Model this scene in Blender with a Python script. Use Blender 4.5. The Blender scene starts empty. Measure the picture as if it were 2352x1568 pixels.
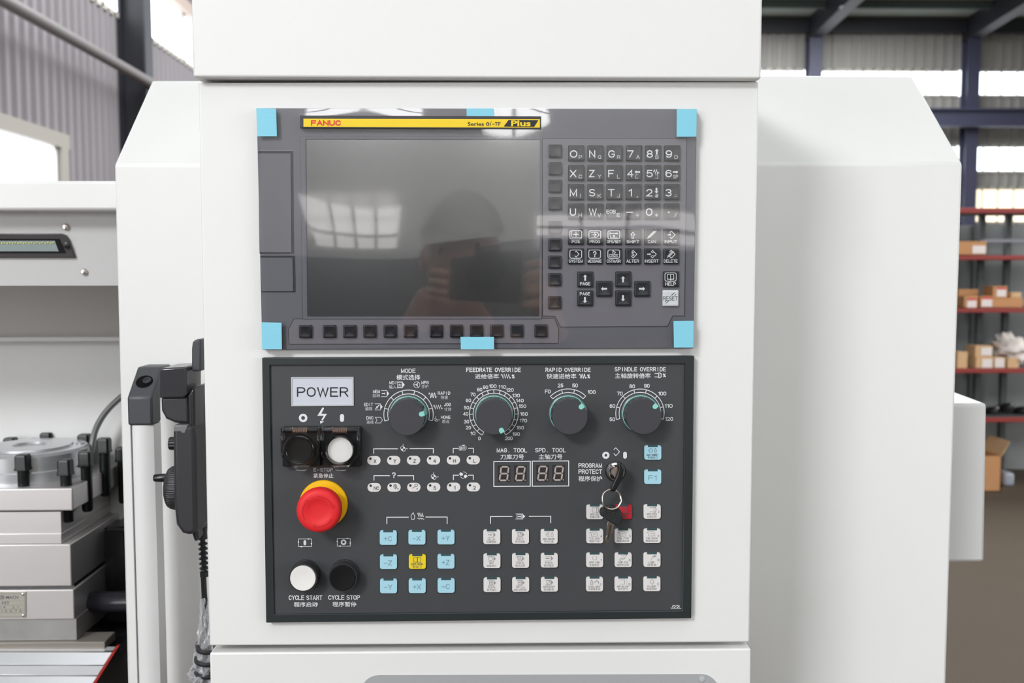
import bpy, bmesh, math, random
from mathutils import Vector, Matrix
random.seed(7)
PI = math.pi
sc = bpy.context.scene
COL = sc.collection

# ------------------------------------------------------------------ camera
FPX, IW, IH = 2260.0, 2352, 1568
CAM = Vector((0.0087, -0.908, 1.5))
YAW, PIT, ROL = 0.0242, -0.0686, -0.0015
fw = Vector((math.sin(YAW) * math.cos(PIT), math.cos(YAW) * math.cos(PIT), math.sin(PIT)))
r0 = Vector((math.cos(YAW), -math.sin(YAW), 0))
u0 = r0.cross(fw)
rt = math.cos(ROL) * r0 + math.sin(ROL) * u0
up = -math.sin(ROL) * r0 + math.cos(ROL) * u0
cd = bpy.data.cameras.new('camera')
cd.sensor_width = 36.0
cd.lens = FPX * 36.0 / IW
cd.clip_start = 0.02
cd.clip_end = 200
cd.dof.use_dof = True
cd.dof.focus_distance = 0.905
cd.dof.aperture_fstop = 9.0
cam = bpy.data.objects.new('camera', cd)
COL.objects.link(cam)
M = Matrix((rt, up, -fw)).transposed().to_4x4()
M.translation = CAM
cam.matrix_world = M
sc.camera = cam

# ------------------------------------------------------------------ world, lamps, exposure
sc.view_settings.view_transform = 'Standard'
sc.view_settings.look = 'None'
sc.view_settings.exposure = 0.14
sc.view_settings.gamma = 1.0
sc.view_settings.use_curve_mapping = False
sc.cycles.max_bounces = 8
sc.cycles.diffuse_bounces = 4
sc.cycles.glossy_bounces = 4
sc.cycles.transparent_max_bounces = 12
sc.cycles.caustics_reflective = False
sc.cycles.caustics_refractive = False
sc.cycles.sample_clamp_indirect = 4.0
w = bpy.data.worlds.new('world')
sc.world = w
w.use_nodes = True
bg = w.node_tree.nodes['Background']
bg.inputs[0].default_value = (0.92, 0.96, 1.0, 1)
bg.inputs[1].default_value = 3.0


def area(name, loc, target, sx, sy, power, col=(1, 1, 1)):
    l = bpy.data.lights.new(name, 'AREA')
    l.shape = 'RECTANGLE'
    l.size, l.size_y, l.energy, l.color = sx, sy, power, col
    o = bpy.data.objects.new(name, l)
    COL.objects.link(o)
    o.location = loc
    d = Vector(target) - Vector(loc)
    o.rotation_euler = d.to_track_quat('-Z', 'Y').to_euler()
    return o


area('window_daylight', (-4.4, -7.0, 6.0), (0.1, 0, 1.45), 2.2, 1.5, 430, (0.99, 1, 1))
area('side_fill', (-5.5, -5.5, 1.8), (0.1, 0, 1.1), 5, 2.6, 195, (0.98, 0.99, 1))  # added low fill from the left, no window there
area('right_fill', (9.5, -7, 2.6), (0.8, 0, 1.0), 6, 3, 230, (0.98, 0.99, 1))  # invented fill to lift the shadow right of the cabinet
area('overhead_fill', (0.5, -6.0, 8.6), (0.5, -5.5, 0), 9, 12, 420, (0.95, 0.98, 1))  # broad overhead fill, added; the roof has no opening
area('front_wall_fill', (2, -17, 8.4), (2, -26, 3.5), 18, 4, 2600, (0.98, 0.99, 1))  # unseen lamp added to brighten the front wall mirrored in the screen
area('rack_fill', (8.5, 4.2, 3.6), (3.7, 5.8, 1), 3, 3, 330, (1, 0.98, 0.95))  # added side lamp that brightens the rack and its cartons
area('hall_fill', (3, 14, 8.6), (3, 14, 0), 14, 14, 3700, (0.97, 0.99, 1))  # made-up overhead fill for the middle of the hall
area('far_hall_fill', (6, 23, 8.3), (6, 24, 0), 14, 6, 1900, (0.97, 0.99, 1))  # second overhead lamp, added to lift the far wall


def ray(px, py):
    return fw + rt * ((px - IW / 2) / FPX) - up * ((py - IH / 2) / FPX)


def P(px, py, Y=0.0):
    d = ray(px, py)
    return CAM + d * ((Y - CAM.y) / d.y)


PX = 0.4018e-3     # metres per photograph pixel on the panel plane

# ------------------------------------------------------------------ materials


def srgb(r, g, b):
    f = lambda c: (c / 255 / 12.92) if c <= 10 else ((c / 255 + 0.055) / 1.055) ** 2.4
    return (f(r), f(g), f(b), 1)


MATS = {}


def mat(name, col, rough=0.5, metal=0.0, spec=0.5, noise=0.0, nscale=20, bump=0.0, bscale=200, coat=0.0, emit=None, es=0.0, stretch=None, trans=0.0, croug=0.03):
    if name in MATS:
        return MATS[name]
    m = bpy.data.materials.new(name)
    m.use_nodes = True
    nt = m.node_tree
    b = nt.nodes['Principled BSDF']
    c = srgb(*col)
    b.inputs['Base Color'].default_value = c
    b.inputs['Roughness'].default_value = rough
    b.inputs['Metallic'].default_value = metal
    b.inputs['Specular IOR Level'].default_value = spec
    b.inputs['Coat Weight'].default_value = coat
    b.inputs['Coat Roughness'].default_value = croug
    b.inputs['Transmission Weight'].default_value = trans
    if emit:
        b.inputs['Emission Color'].default_value = srgb(*emit)
        b.inputs['Emission Strength'].default_value = es
    if noise or bump:
        tc = nt.nodes.new('ShaderNodeTexCoord')
        mp = nt.nodes.new('ShaderNodeMapping')
        nt.links.new(tc.outputs['Object'], mp.inputs[0])
        if stretch:
            mp.inputs['Scale'].default_value = stretch
    if noise:
        n = nt.nodes.new('ShaderNodeTexNoise')
        n.inputs['Scale'].default_value = nscale
        n.inputs['Detail'].default_value = 4
        nt.links.new(mp.outputs[0], n.inputs['Vector'])
        mx = nt.nodes.new('ShaderNodeMix')
        mx.data_type = 'RGBA'
        mx.inputs[6].default_value = [x * (1 - noise) for x in c[:3]] + [1]
        mx.inputs[7].default_value = [min(1, x * (1 + noise)) for x in c[:3]] + [1]
        nt.links.new(n.outputs['Fac'], mx.inputs[0])
        nt.links.new(mx.outputs[2], b.inputs['Base Color'])
    if bump:
        n2 = nt.nodes.new('ShaderNodeTexNoise')
        n2.inputs['Scale'].default_value = bscale
        n2.inputs['Detail'].default_value = 2
        nt.links.new(mp.outputs[0], n2.inputs['Vector'])
        bp = nt.nodes.new('ShaderNodeBump')
        bp.inputs['Strength'].default_value = bump
        bp.inputs['Distance'].default_value = 0.001
        nt.links.new(n2.outputs['Fac'], bp.inputs['Height'])
        nt.links.new(bp.outputs[0], b.inputs['Normal'])
    MATS[name] = m
    return m


def clear_mat(name, tint, gloss, rough=0.02, bump=0.0, bscale=20, edge=0.5, milky=0.0):
    """thin clear plastic: transparent, with a glossy reflection that grows at grazing angles"""
    m = bpy.data.materials.new(name)
    m.use_nodes = True
    nt = m.node_tree
    nt.nodes.remove(nt.nodes['Principled BSDF'])
    out = nt.nodes['Material Output']
    tr = nt.nodes.new('ShaderNodeBsdfTransparent')
    tr.inputs[0].default_value = tint
    gl = nt.nodes.new('ShaderNodeBsdfGlossy')
    gl.inputs['Roughness'].default_value = rough
    lw = nt.nodes.new('ShaderNodeLayerWeight')
    lw.inputs[0].default_value = 0.35
    mr = nt.nodes.new('ShaderNodeMapRange')
    mr.inputs[3].default_value = gloss
    mr.inputs[4].default_value = edge
    nt.links.new(lw.outputs['Fresnel'], mr.inputs[0])
    ms = nt.nodes.new('ShaderNodeMixShader')
    nt.links.new(mr.outputs[0], ms.inputs[0])
    nt.links.new(tr.outputs[0], ms.inputs[1])
    nt.links.new(gl.outputs[0], ms.inputs[2])
    if bump:
        tc = nt.nodes.new('ShaderNodeTexCoord')
        n2 = nt.nodes.new('ShaderNodeTexNoise')
        n2.inputs['Scale'].default_value = bscale
        nt.links.new(tc.outputs['Object'], n2.inputs['Vector'])
        bp = nt.nodes.new('ShaderNodeBump')
        bp.inputs['Strength'].default_value = bump
        bp.inputs['Distance'].default_value = 0.002
        nt.links.new(n2.outputs['Fac'], bp.inputs['Height'])
        nt.links.new(bp.outputs[0], gl.inputs['Normal'])
    if milky:
        df = nt.nodes.new('ShaderNodeBsdfDiffuse')
        df.inputs[0].default_value = (.85, .86, .9, 1)
        m2 = nt.nodes.new('ShaderNodeMixShader')
        m2.inputs[0].default_value = milky
        nt.links.new(ms.outputs[0], m2.inputs[1])
        nt.links.new(df.outputs[0], m2.inputs[2])
        ms = m2
    nt.links.new(ms.outputs[0], out.inputs['Surface'])
    MATS[name] = m
    return m


WHITE = mat('white_powder_coat', (233, 233, 232), 0.42, bump=0.05, bscale=900, noise=0.012, nscale=6)
WHITE2 = mat('grey_white_powder_coat', (214, 214, 214), 0.45, bump=0.04, bscale=900)
POCKET = mat('pocket_grey', (168, 170, 172), 0.5, noise=0.02)
DISPB = mat('display_grey_plastic', (98, 98, 106), 0.42, noise=0.03, nscale=8, bump=0.04, bscale=1500)
DISPP = mat('keypad_grey_sheet', (114, 112, 119), 0.4, noise=0.02, nscale=10)
LINE = mat('groove_dark', (45, 46, 50), 0.6)
EDGEL = mat('moulding_light_edge', (130, 130, 134), 0.35)
SCREEN = mat('screen_glass', (48, 51, 52), 0.16, spec=1.0, noise=0.03, nscale=5, coat=1.0, croug=0.04)
KEYB = mat('black_key_plastic', (32, 34, 40), 0.2, spec=0.45)
KEYW = mat('white_key_plastic', (226, 230, 232), 0.25)
PRINTW = mat('white_print', (226, 228, 230), 0.6)
PRINTG = mat('light_grey_print', (186, 189, 192), 0.6)
PRINTD = mat('dark_grey_print', (92, 98, 104), 0.6)
PRINTM = mat('faint_grey_print', (150, 148, 150), 0.6)
PRINTK = mat('black_print', (34, 36, 42), 0.6)
PRINTR = mat('red_print', (216, 60, 40), 0.5)
YELLOW = mat('yellow_label', (240, 206, 20), 0.4)
NAMEK = mat('nameplate_black', (52, 50, 54), 0.4)
TAPE = mat('light_blue_tape', (133, 206, 228), 0.55, noise=0.03, nscale=60, stretch=(0.3, 1, 6), bump=0.1, bscale=300)
PLATE = mat('operator_face_sheet', (69, 71, 74), 0.38, spec=0.45, noise=0.05, nscale=9, bump=0.02, bscale=1500)
FRAME = mat('operator_frame_dark', (40, 46, 48), 0.4, noise=0.04, nscale=12)
KNOB = mat('knob_black_plastic', (62, 62, 67), 0.5, bump=0.06, bscale=2500)
KNOBS = mat('knob_side_plastic', (58, 58, 64), 0.28)
TEAL = mat('teal_pointer_paint', (142, 214, 204), 0.45)
SKIRT = mat('knob_skirt_grey', (84, 92, 94), 0.3)
BLACK = mat('black_plastic', (30, 31, 33), 0.25)
BLACKM = mat('matt_black_plastic', (46, 46, 50), 0.45, bump=0.05, bscale=1200)
CAPW = mat('button_white', (236, 234, 231), 0.35)
CAPK = mat('button_black', (24, 25, 27), 0.22)
RED = mat('emergency_red', (226, 40, 46), 0.52, spec=0.35)
REDD = mat('emergency_red_dark', (190, 28, 36), 0.4)
YEL = mat('emergency_yellow', (250, 196, 10), 0.45)
MKEYW = mat('membrane_white', (224, 221, 220), 0.5)
MKEYB = mat('membrane_blue', (168, 214, 230), 0.5)
MKEYY = mat('membrane_yellow', (236, 208, 28), 0.5)
MKEYR = mat('membrane_red', (205, 34, 52), 0.5)
MLAMP = mat('membrane_dark_window', (62, 84, 88), 0.3)
LCD = mat('lcd_pale', (205, 209, 220), 0.35)
SEG = mat('segment_off', (176, 168, 160), 0.4)
SEGBG = mat('digit_window_dark', (58, 52, 56), 0.25)
CHROME = mat('chrome', (225, 225, 228), 0.12, metal=1.0)
STEEL = mat('steel_ring', (205, 195, 188), 0.2, metal=1.0)
BRASS = mat('key_blade_metal', (190, 178, 165), 0.28, metal=1.0, noise=0.06, nscale=200)
SPRING = mat('spring_copper', (170, 140, 125), 0.35, metal=0.8)
CLEAR = clear_mat('clear_acrylic', (0.99, 0.99, 0.993, 1), 0.015, 0.04, edge=0.75)
FILM = clear_mat('protective_film_clear', (0.95, 0.95, 0.96, 1), 0.052, 0.02, bump=0.012, bscale=14, edge=0.5)
WRAP = clear_mat('clear_wrap_film', (0.95, 0.96, 0.98, 1), 0.08, 0.12, bump=0.5, bscale=60, edge=0.6, milky=0.3)
ALU = mat('handle_aluminium', (232, 231, 232), 0.42, metal=0.1, noise=0.02, nscale=4, stretch=(60, 60, 1))
DGREY = mat('handle_dark_grey', (68, 69, 74), 0.45, bump=0.06, bscale=1500)
TURM = mat('ground_steel', (222, 218, 218), 0.36, metal=0.6, noise=0.05, nscale=10, stretch=(1, 1, 6))
TURC = mat('turned_steel', (212, 214, 218), 0.26, metal=0.6, noise=0.08, nscale=12)
TURG = mat('grimy_steel', (168, 166, 164), 0.42, metal=0.3, noise=0.25, nscale=26)
BOLT = mat('blackened_bolt', (26, 30, 31), 0.36, spec=.35)
ENCL = mat('enclosure_grey', (218, 218, 219), 0.5, noise=0.02, nscale=3)
ENCD = mat('enclosure_inner', (176, 174, 172), 0.5, noise=0.03, nscale=2)
COVER = mat('way_cover_steel', (226, 228, 232), 0.22, metal=0.5, noise=0.03, nscale=6)
REDW = mat('red_wiper', (168, 36, 32), 0.5)
CORR = mat('corrugated_sheet', (118, 113, 117), 0.5, noise=0.14, nscale=1.3, stretch=(1, 1, 0.35))
CORR2 = mat('back_wall_sheet', (146, 144, 140), 0.6, noise=0.06, nscale=1.0, stretch=(4, 1, 0.4))
NAVY = mat('navy_steelwork', (60, 62, 82), 0.5, noise=0.08, nscale=2)
DARKST = mat('dark_steelwork', (38, 39, 46), 0.5, noise=0.1, nscale=2)
PIPE = mat('painted_pipe', (92, 87, 88), 0.45)
ROOFM = mat('roof_sheet', (150, 158, 150), 0.6, noise=0.05, nscale=1)
PURL = mat('purlin_dark_green', (66, 78, 76), 0.6)
WFRAME = mat('window_frame_cream', (176, 172, 164), 0.5)
FLOORM = mat('workshop_floor', (84, 75, 66), 0.8, spec=0.12, noise=0.14, nscale=0.9, bump=0.1, bscale=30)
PANE = mat('daylit_pane', (240, 245, 250), 0.3, emit=(240, 248, 255), es=3.2)
PANEW = mat('daylit_pane_warm', (250, 240, 220), 0.3, emit=(255, 240, 205), es=1.25)
PANEF = mat('front_daylit_pane', (250, 248, 245), 0.3, emit=(250, 247, 244), es=3.2)
PANEH = mat('film_glare_pane', (250, 248, 245), 0.3, emit=(250, 250, 250), es=11.0)  # glow of the added panes that give the film its glare
PANEG = mat('front_hazy_pane', (240, 238, 235), 0.3, emit=(245, 240, 238), es=3.4)
CARD = mat('cardboard', (196, 144, 98), 0.75, noise=0.06, nscale=8)
CARDL = mat('pale_cardboard', (212, 176, 134), 0.75, noise=0.05, nscale=8)
CARDT = mat('white_box_label', (232, 226, 224), 0.6)
CARDR = mat('red_box_label', (206, 58, 60), 0.6)
RACKR = mat('red_rack_beam', (146, 48, 42), 0.5, noise=0.12, nscale=3)
RACKG = mat('rack_grey', (92, 96, 98), 0.5)
FOAM = mat('white_foam_wrap', (224, 216, 212), 0.7, noise=0.06, nscale=20)
LEDM = mat('lamp_glass', (158, 172, 172), 0.2, noise=0.1, nscale=60)
YDOT = mat('led_chip_yellow', (206, 206, 90), 0.4)
PLQ = mat('engraved_plate', (188, 184, 174), 0.35, metal=0.3)

# ------------------------------------------------------------------ mesh helpers
WL = {}


class MB:
    def __init__(s):
        s.v, s.f = [], []

    def loft(s, A, B, ca=True, cb=True):
        n, o = len(A), len(s.v)
        s.v += [Vector(p) for p in A] + [Vector(p) for p in B]
        for i in range(n):
            j = (i + 1) % n
            s.f.append((o + i, o + j, o + n + j, o + n + i))
        if ca:
            s.f.append(tuple(o + i for i in reversed(range(n))))
        if cb:
            s.f.append(tuple(o + n + i for i in range(n)))
        return s

    def rings(s, R, ca=True, cb=True):
        n, o = len(R[0]), len(s.v)
        for r in R:
            s.v += [Vector(p) for p in r]
        for k in range(len(R) - 1):
            for i in range(n):
                j = (i + 1) % n
                a = o + k * n
                s.f.append((a + i, a + j, a + n + j, a + n + i))
        if ca:
            s.f.append(tuple(o + i for i in reversed(range(n))))
        if cb:
            s.f.append(tuple(o + (len(R) - 1) * n + i for i in range(n)))
        return s

    def box(s, x0, x1, y0, y1, z0, z1):
        return s.loft([(x0, y0, z0), (x1, y0, z0), (x1, y0, z1), (x0, y0, z1)], [(x0, y1, z0), (x1, y1, z0), (x1, y1, z1), (x0, y1, z1)])

    def pp(s, pts, Y, Yb):
        """prism: outline given on the plane Y, pushed straight back to Yb"""
        A = [P(x, y, Y) for x, y in pts]
        return s.loft(A, [Vector((a.x, Yb, a.z)) for a in A])

    def poly(s, pts, Y, th=0.0):
        A = [P(x, y, Y) for x, y in pts]
        if th:
            return s.loft(A, [Vector((a.x, Y + th, a.z)) for a in A])
        o = len(s.v)
        s.v += A
        s.f.append(tuple(range(o, o + len(A))))
        return s

    def line(s, pts, wpx, Y, closed=False, th=0.00012):
        """a printed stroke of width wpx (photograph pixels) along pts"""
        s.nl = getattr(s, 'nl', 0) + 1
        Y = Y - 7e-6 * (s.nl % 7)
        Q = []
        for x, y in pts:
            q = P(x, y, Y)
            if not Q or (q - Q[-1]).length > 2e-5:
                Q.append(q)
        if len(Q) < 2:
            return s
        if (Q[0] - Q[-1]).length < 3e-5 and len(Q) > 3:
            Q.pop()
            closed = True
        hw = wpx * PX / 2
        n = len(Q)
        o = len(s.v)
        perp = lambda d: Vector((-d.z, 0, d.x))
        for i in range(n):
            a = Q[i - 1] if (i > 0 or closed) else None
            b = Q[(i + 1) % n] if (i < n - 1 or closed) else None
            p = Q[i]
            if a is None or b is None:
                d = ((b - p) if a is None else (p - a)).normalized()
                p = p + d * hw * (-.8 if a is None else .8)
                off = perp(d) * hw
                s.v += [p - off, p + off]
                continue
            d1, d2 = (p - a).normalized(), (b - p).normalized()
            m = perp(d1) + perp(d2)
            if m.length < 1e-3:
                m = perp(d1)
            m.normalize()
            c = max(.42, m.dot(perp(d1)))
            s.v += [p - m * hw / c, p + m * hw / c]
        for i in range(n if closed else n - 1):
            k, l = o + 2 * i, o + 2 * ((i + 1) % n)
            s.f.append((k, l, l + 1, k + 1))
        return s

    def ringflat(s, c, r0_, r1_, a0=0, a1=2 * PI, n=40):
        """flat annulus sector around world point c"""
        o = len(s.v)
        full = abs(a1 - a0 - 2 * PI) < 1e-6
        for i in range(n + 1):
            a = a0 + (a1 - a0) * i / n
            d = Vector((math.cos(a), 0, math.sin(a)))
            s.v += [c + d * r0_, c + d * r1_]
        for i in range(n):
            k = o + 2 * i
            s.f.append((k, k + 1, k + 3, k + 2))
        return s

    def disc(s, c, r, n=28):
        o = len(s.v)
        s.v += [c + Vector((math.cos(2 * PI * i / n) * r, 0, math.sin(2 * PI * i / n) * r)) for i in range(n)]
        s.f.append(tuple(range(o, o + n)))
        return s

    def lathe(s, c, ax, prof, n=40, rfun=None, caps=True):
        """prof: (radius, height along ax)"""
        c = Vector(c)
        ax = Vector(ax).normalized()
        a = ax.orthogonal().normalized()
        if abs(ax.y) > 0.9:
            a = Vector((1, 0, 0))
        b = ax.cross(a)
        R = []
        for r, h in prof:
            R.append([c + ax * h + (a * math.cos(t) + b * math.sin(t)) * (r * (rfun(t, r, h) if rfun else 1)) for t in [2 * PI * i / n for i in range(n)]])
        return s.rings(R, caps, caps)

    def tube(s, path, r, n=10):
        path = [Vector(p) for p in path]
        R = []
        prev = None
        for i, p in enumerate(path):
            t = (path[min(i + 1, len(path) - 1)] - path[max(i - 1, 0)]).normalized()
            if prev is None:
                a = t.orthogonal().normalized()
            else:
                a = (prev - t * prev.dot(t)).normalized()
            prev = a
            b = t.cross(a)
            rr = r[i] if isinstance(r, (list, tuple)) else r
            R.append([p + (a * math.cos(2 * PI * k / n) + b * math.sin(2 * PI * k / n)) * rr for k in range(n)])
        return s.rings(R)


def rrect(x0, x1, y0, y1, r, n=4):
    """rounded rectangle outline in photograph pixels"""
    o = []
    for cx, cy, a in ((x1 - r, y0 + r, -PI / 2), (x1 - r, y1 - r, 0), (x0 + r, y1 - r, PI / 2), (x0 + r, y0 + r, PI)):
        for i in range(n + 1):
            t = a + PI / 2 * i / n
            o.append((cx + r * math.cos(t), cy + r * math.sin(t)))
    return o


def ring_prism(mb, outer, inner, Y, Yb):
    """frame with a hole: outer and inner outlines with equal counts"""
    A = [P(x, y, Y) for x, y in outer]
    B = [P(x, y, Y) for x, y in inner]
    bk = lambda L: [Vector((a.x, Yb, a.z)) for a in L]
    n = len(A)
    o = len(mb.v)
    mb.v += A + B + bk(B) + bk(A)
    for k in range(4):
        for i in range(n):
            j = (i + 1) % n
            a, b = o + k * n, o + ((k + 1) % 4) * n
            mb.f.append((a + i, a + j, b + j, b + i))
    return mb


def build(name, mb, m, parent=None, bevel=0, segs=2, smooth=True, origin=None, flat=False, angle=35):
    me = bpy.data.meshes.new(name)
    vs = mb.v
    if origin is None:
        lo = Vector([min(v[i] for v in vs) for i in range(3)])
        hi = Vector([max(v[i] for v in vs) for i in range(3)])
        origin = (lo + hi) / 2
    origin = Vector(origin)
    me.from_pydata([v - origin for v in vs], [], mb.f)
    if not flat:
        bm = bmesh.new()
        bm.from_mesh(me)
        bmesh.ops.recalc_face_normals(bm, faces=bm.faces)
        bm.to_mesh(me)
        bm.free()
    me.materials.append(m)
    if smooth and not flat:
        me.shade_smooth()
        me.set_sharp_from_angle(angle=math.radians(angle))
    o = bpy.data.objects.new(name, me)
    COL.objects.link(o)
    place(o, origin, parent)
    if bevel:
        md = o.modifiers.new('edge', 'BEVEL')
        md.width = bevel
        md.segments = segs
        md.limit_method = 'ANGLE'
        md.angle_limit = math.radians(40)
        md.harden_normals = False
    return o


def place(o, origin, parent):
    origin = Vector(origin)
    WL[o] = origin.copy()
    if parent is not None:
        o.parent = parent
        o.location = origin - WL[parent]
    else:
        o.location = origin


def thing(name, label, cat, loc, group=None):
    o = bpy.data.objects.new(name, None)
    o.empty_display_size = 0.02
    COL.objects.link(o)
    place(o, loc, None)
    return tag(o, label, cat, group)


def tag(o, label=None, cat=None, group=None, kind=None):
    if label:
        o['label'] = label
    if cat:
        o['category'] = cat
    if group:
        o['group'] = group
    if kind:
        o['kind'] = kind
    return o


def clone(o, origin, parent, label=None):
    c = o.copy()
    COL.objects.link(c)
    place(c, origin, parent)
    if 'label' in c.keys():
        del c['label']
    if label:
        c['label'] = label
    return c


def arc(cx, cy, rx, ry, a0, a1, n=9):
    return [(cx + rx * math.cos(math.radians(a0 + (a1 - a0) * i / n)), cy + ry * math.sin(math.radians(a0 + (a1 - a0) * i / n))) for i in range(n + 1)]


GLY = {
    'A': [[(0, 0), (2, 6), (4, 0)], [(.8, 2.1), (3.2, 2.1)]],
    'B': [[(2.2, 3.2), (0, 3.2), (0, 6), (2.2, 6)] + arc(2.3, 4.6, 1.5, 1.4, 90, -90, 6), [(0, 3.2), (0, 0), (2.2, 0)] + arc(2.4, 1.6, 1.6, 1.6, -90, 90, 6)],
    'C': [arc(2, 3.5, 2, 2.5, 25, 180) + arc(2, 2.5, 2, 2.5, 180, 335)],
    'D': [[(0, 0), (0, 6), (1.6, 6)] + arc(1.7, 3.6, 2.3, 2.4, 90, 0, 6) + arc(1.7, 2.4, 2.3, 2.4, 0, -90, 6) + [(0, 0)]],
    'E': [[(3.7, 6), (0, 6), (0, 0), (3.8, 0)], [(0, 3.1), (3.3, 3.1)]],
    'F': [[(3.7, 6), (0, 6), (0, 0)], [(0, 3.0), (3.2, 3.0)]],
    'G': [arc(2, 3.5, 2, 2.5, 30, 180) + arc(2, 2.5, 2, 2.5, 180, 350) + [(4, 2.8), (2.2, 2.8)]],
    'H': [[(0, 0), (0, 6)], [(4, 0), (4, 6)], [(0, 3.1), (4, 3.1)]],
    'I': [[(0, 0), (0, 6)]],
    'J': [[(3, 6), (3, 1.8)] + arc(1.5, 1.6, 1.5, 1.6, 0, -180, 8)],
    'K': [[(0, 0), (0, 6)], [(3.8, 6), (0, 2.2)], [(1.3, 3.4), (4, 0)]],
    'L': [[(0, 6), (0, 0), (3.5, 0)]],
    'M': [[(0, 0), (0, 6), (2.2, .6), (4.4, 6), (4.4, 0)]],
    'N': [[(0, 0), (0, 6), (4, 0), (4, 6)]],
    'O': [arc(2.1, 3.4, 2.1, 2.6, 0, 180, 12) + arc(2.1, 2.6, 2.1, 2.6, 180, 360, 12) + [(4.2, 3.4)]],
    'P': [[(0, 0), (0, 6), (2.2, 6)] + arc(2.3, 4.4, 1.6, 1.6, 90, -90, 7) + [(0, 2.8)]],
    'Q': [arc(2.1, 3.4, 2.1, 2.6, 0, 180, 12) + arc(2.1, 2.6, 2.1, 2.6, 180, 360, 12) + [(4.2, 3.4)], [(2.6, 1.5), (4.3, -.3)]],
    'R': [[(0, 0), (0, 6), (2.2, 6)] + arc(2.3, 4.5, 1.6, 1.5, 90, -90, 7) + [(0, 3)], [(2.2, 3), (4, 0)]],
    'S': [arc(2, 4.5, 1.85, 1.5, 30, 270, 11) + arc(2, 1.5, 1.95, 1.5, 90, -155, 11)],
    'T': [[(0, 6), (4, 6)], [(2, 6), (2, 0)]],
    'U': [[(0, 6), (0, 2)] + arc(2, 2, 2, 2, 180, 360, 10) + [(4, 6)]],
    'V': [[(0, 6), (2, 0), (4, 6)]],
    'W': [[(0, 6), (1.4, 0), (2.8, 5.6), (4.2, 0), (5.6, 6)]],
    'X': [[(0, 0), (4, 6)], [(0, 6), (4, 0)]],
    'Y': [[(0, 6), (2, 3), (4, 6)], [(2, 3), (2, 0)]],
    'Z': [[(.1, 6), (3.9, 6), (0, 0), (4, 0)]],
    '0': [arc(1.8, 3.9, 1.8, 2.1, 0, 180, 10) + arc(1.8, 2.1, 1.8, 2.1, 180, 360, 10) + [(3.6, 3.9)]],
    '1': [[(.2, 4.7), (1.6, 6), (1.6, 0)]],
    '2': [arc(1.9, 4.2, 1.8, 1.8, 165, -30, 9) + [(0, 0), (3.8, 0)]],
    '3': [arc(1.8, 4.55, 1.6, 1.45, 150, -90, 8), arc(1.8, 1.6, 1.8, 1.6, 90, -155, 9)],
    '4': [[(2.9, 0), (2.9, 6), (0, 1.9), (4, 1.9)]],
    '5': [[(3.4, 6), (.6, 6), (.3, 3.2)] + arc(1.8, 1.95, 1.85, 1.95, 135, -155, 10)],
    '6': [arc(1.9, 1.9, 1.9, 1.9, 0, 360, 14), arc(1.95, 4.0, 1.9, 2, 35, 175, 8) + [(0, 2)]],
    '7': [[(0, 6), (3.8, 6), (1.3, 0)]],
    '8': [arc(1.9, 4.55, 1.6, 1.45, 0, 360, 14), arc(1.9, 1.55, 1.9, 1.55, 0, 360, 14)],
    '9': [arc(1.9, 4.1, 1.9, 1.9, 0, 360, 14), [(3.8, 4)] + arc(1.85, 2.0, 1.9, 2, 5, -145, 8)],
    '.': [[(0, .1), (.3, .1)]], ',': [[(.4, .6), (0, -.6)]], '-': [[(0, 2.7), (3, 2.7)]], '/': [[(0, 0), (2.6, 6)]], '+': [[(0, 3), (4, 3)], [(2, 1), (2, 5)]], '=': [[(0, 2.2), (4, 2.2)], [(0, 4.2), (4, 4.2)]],
    '%': [arc(.9, 4.8, .9, 1.1, 0, 360, 8), arc(3.6, 1.2, .9, 1.1, 0, 360, 8), [(.6, 0), (3.9, 6)]],
    '?': [arc(1.8, 4.4, 1.8, 1.6, 170, -60, 9) + [(1.8, 2.6), (1.8, 1.6)], [(1.8, .0), (1.8, .3)]],
    '#': [[(1.2, 0), (1.8, 6)], [(3, 0), (3.6, 6)], [(0, 2), (4.4, 2)], [(.4, 4), (4.8, 4)]],
    '*': [[(2, 1), (2, 5)], [(.3, 2), (3.7, 4)], [(.3, 4), (3.7, 2)]],
}
GW = {c: max(x for l in g for x, y in l) for c, g in GLY.items()}


def stroke_text(s, x0, x1, y0, y1, Y, m, parent, name, lw=None, mono=False):
    h = y1 - y0
    lw = lw or min(2.4, .155 * h + .12)
    adv = []
    x = 0
    for ch in s:
        if ch == ' ':
            x += 4.2 if mono else 3.2
            continue
        w_ = GW[ch]
        off = (4.2 - w_) / 2 if mono else 0
        adv.append((ch, x + off))
        x += (4.2 if mono else w_) + 1.5
    L = min(o for _, o in adv)
    Rr = max(o + GW[c] for c, o in adv)
    ylo = min(y for c, _ in adv for l in GLY[c] for _, y in l)
    yhi = max(y for c, _ in adv for l in GLY[c] for _, y in l)
    sx = (x1 - x0 - lw) / max(Rr - L, .01)
    sy = (h - lw) / max(yhi - ylo, .01)
    if yhi - ylo < 1 or Rr - L < .1:
        sy = sx = min(sx, sy, 1.4)
        if Rr - L < .1:
            sy = (h - lw) / max(yhi - ylo, .01)
    mb = MB()
    for ch, o in adv:
        for l in GLY[ch]:
            mb.line([(x0 + lw / 2 + (o - L + px_) * sx, y1 - lw / 2 - (py_ - ylo) * sy) for px_, py_ in l], lw, Y)
    return build(name, mb, m, parent, flat=True)


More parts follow.
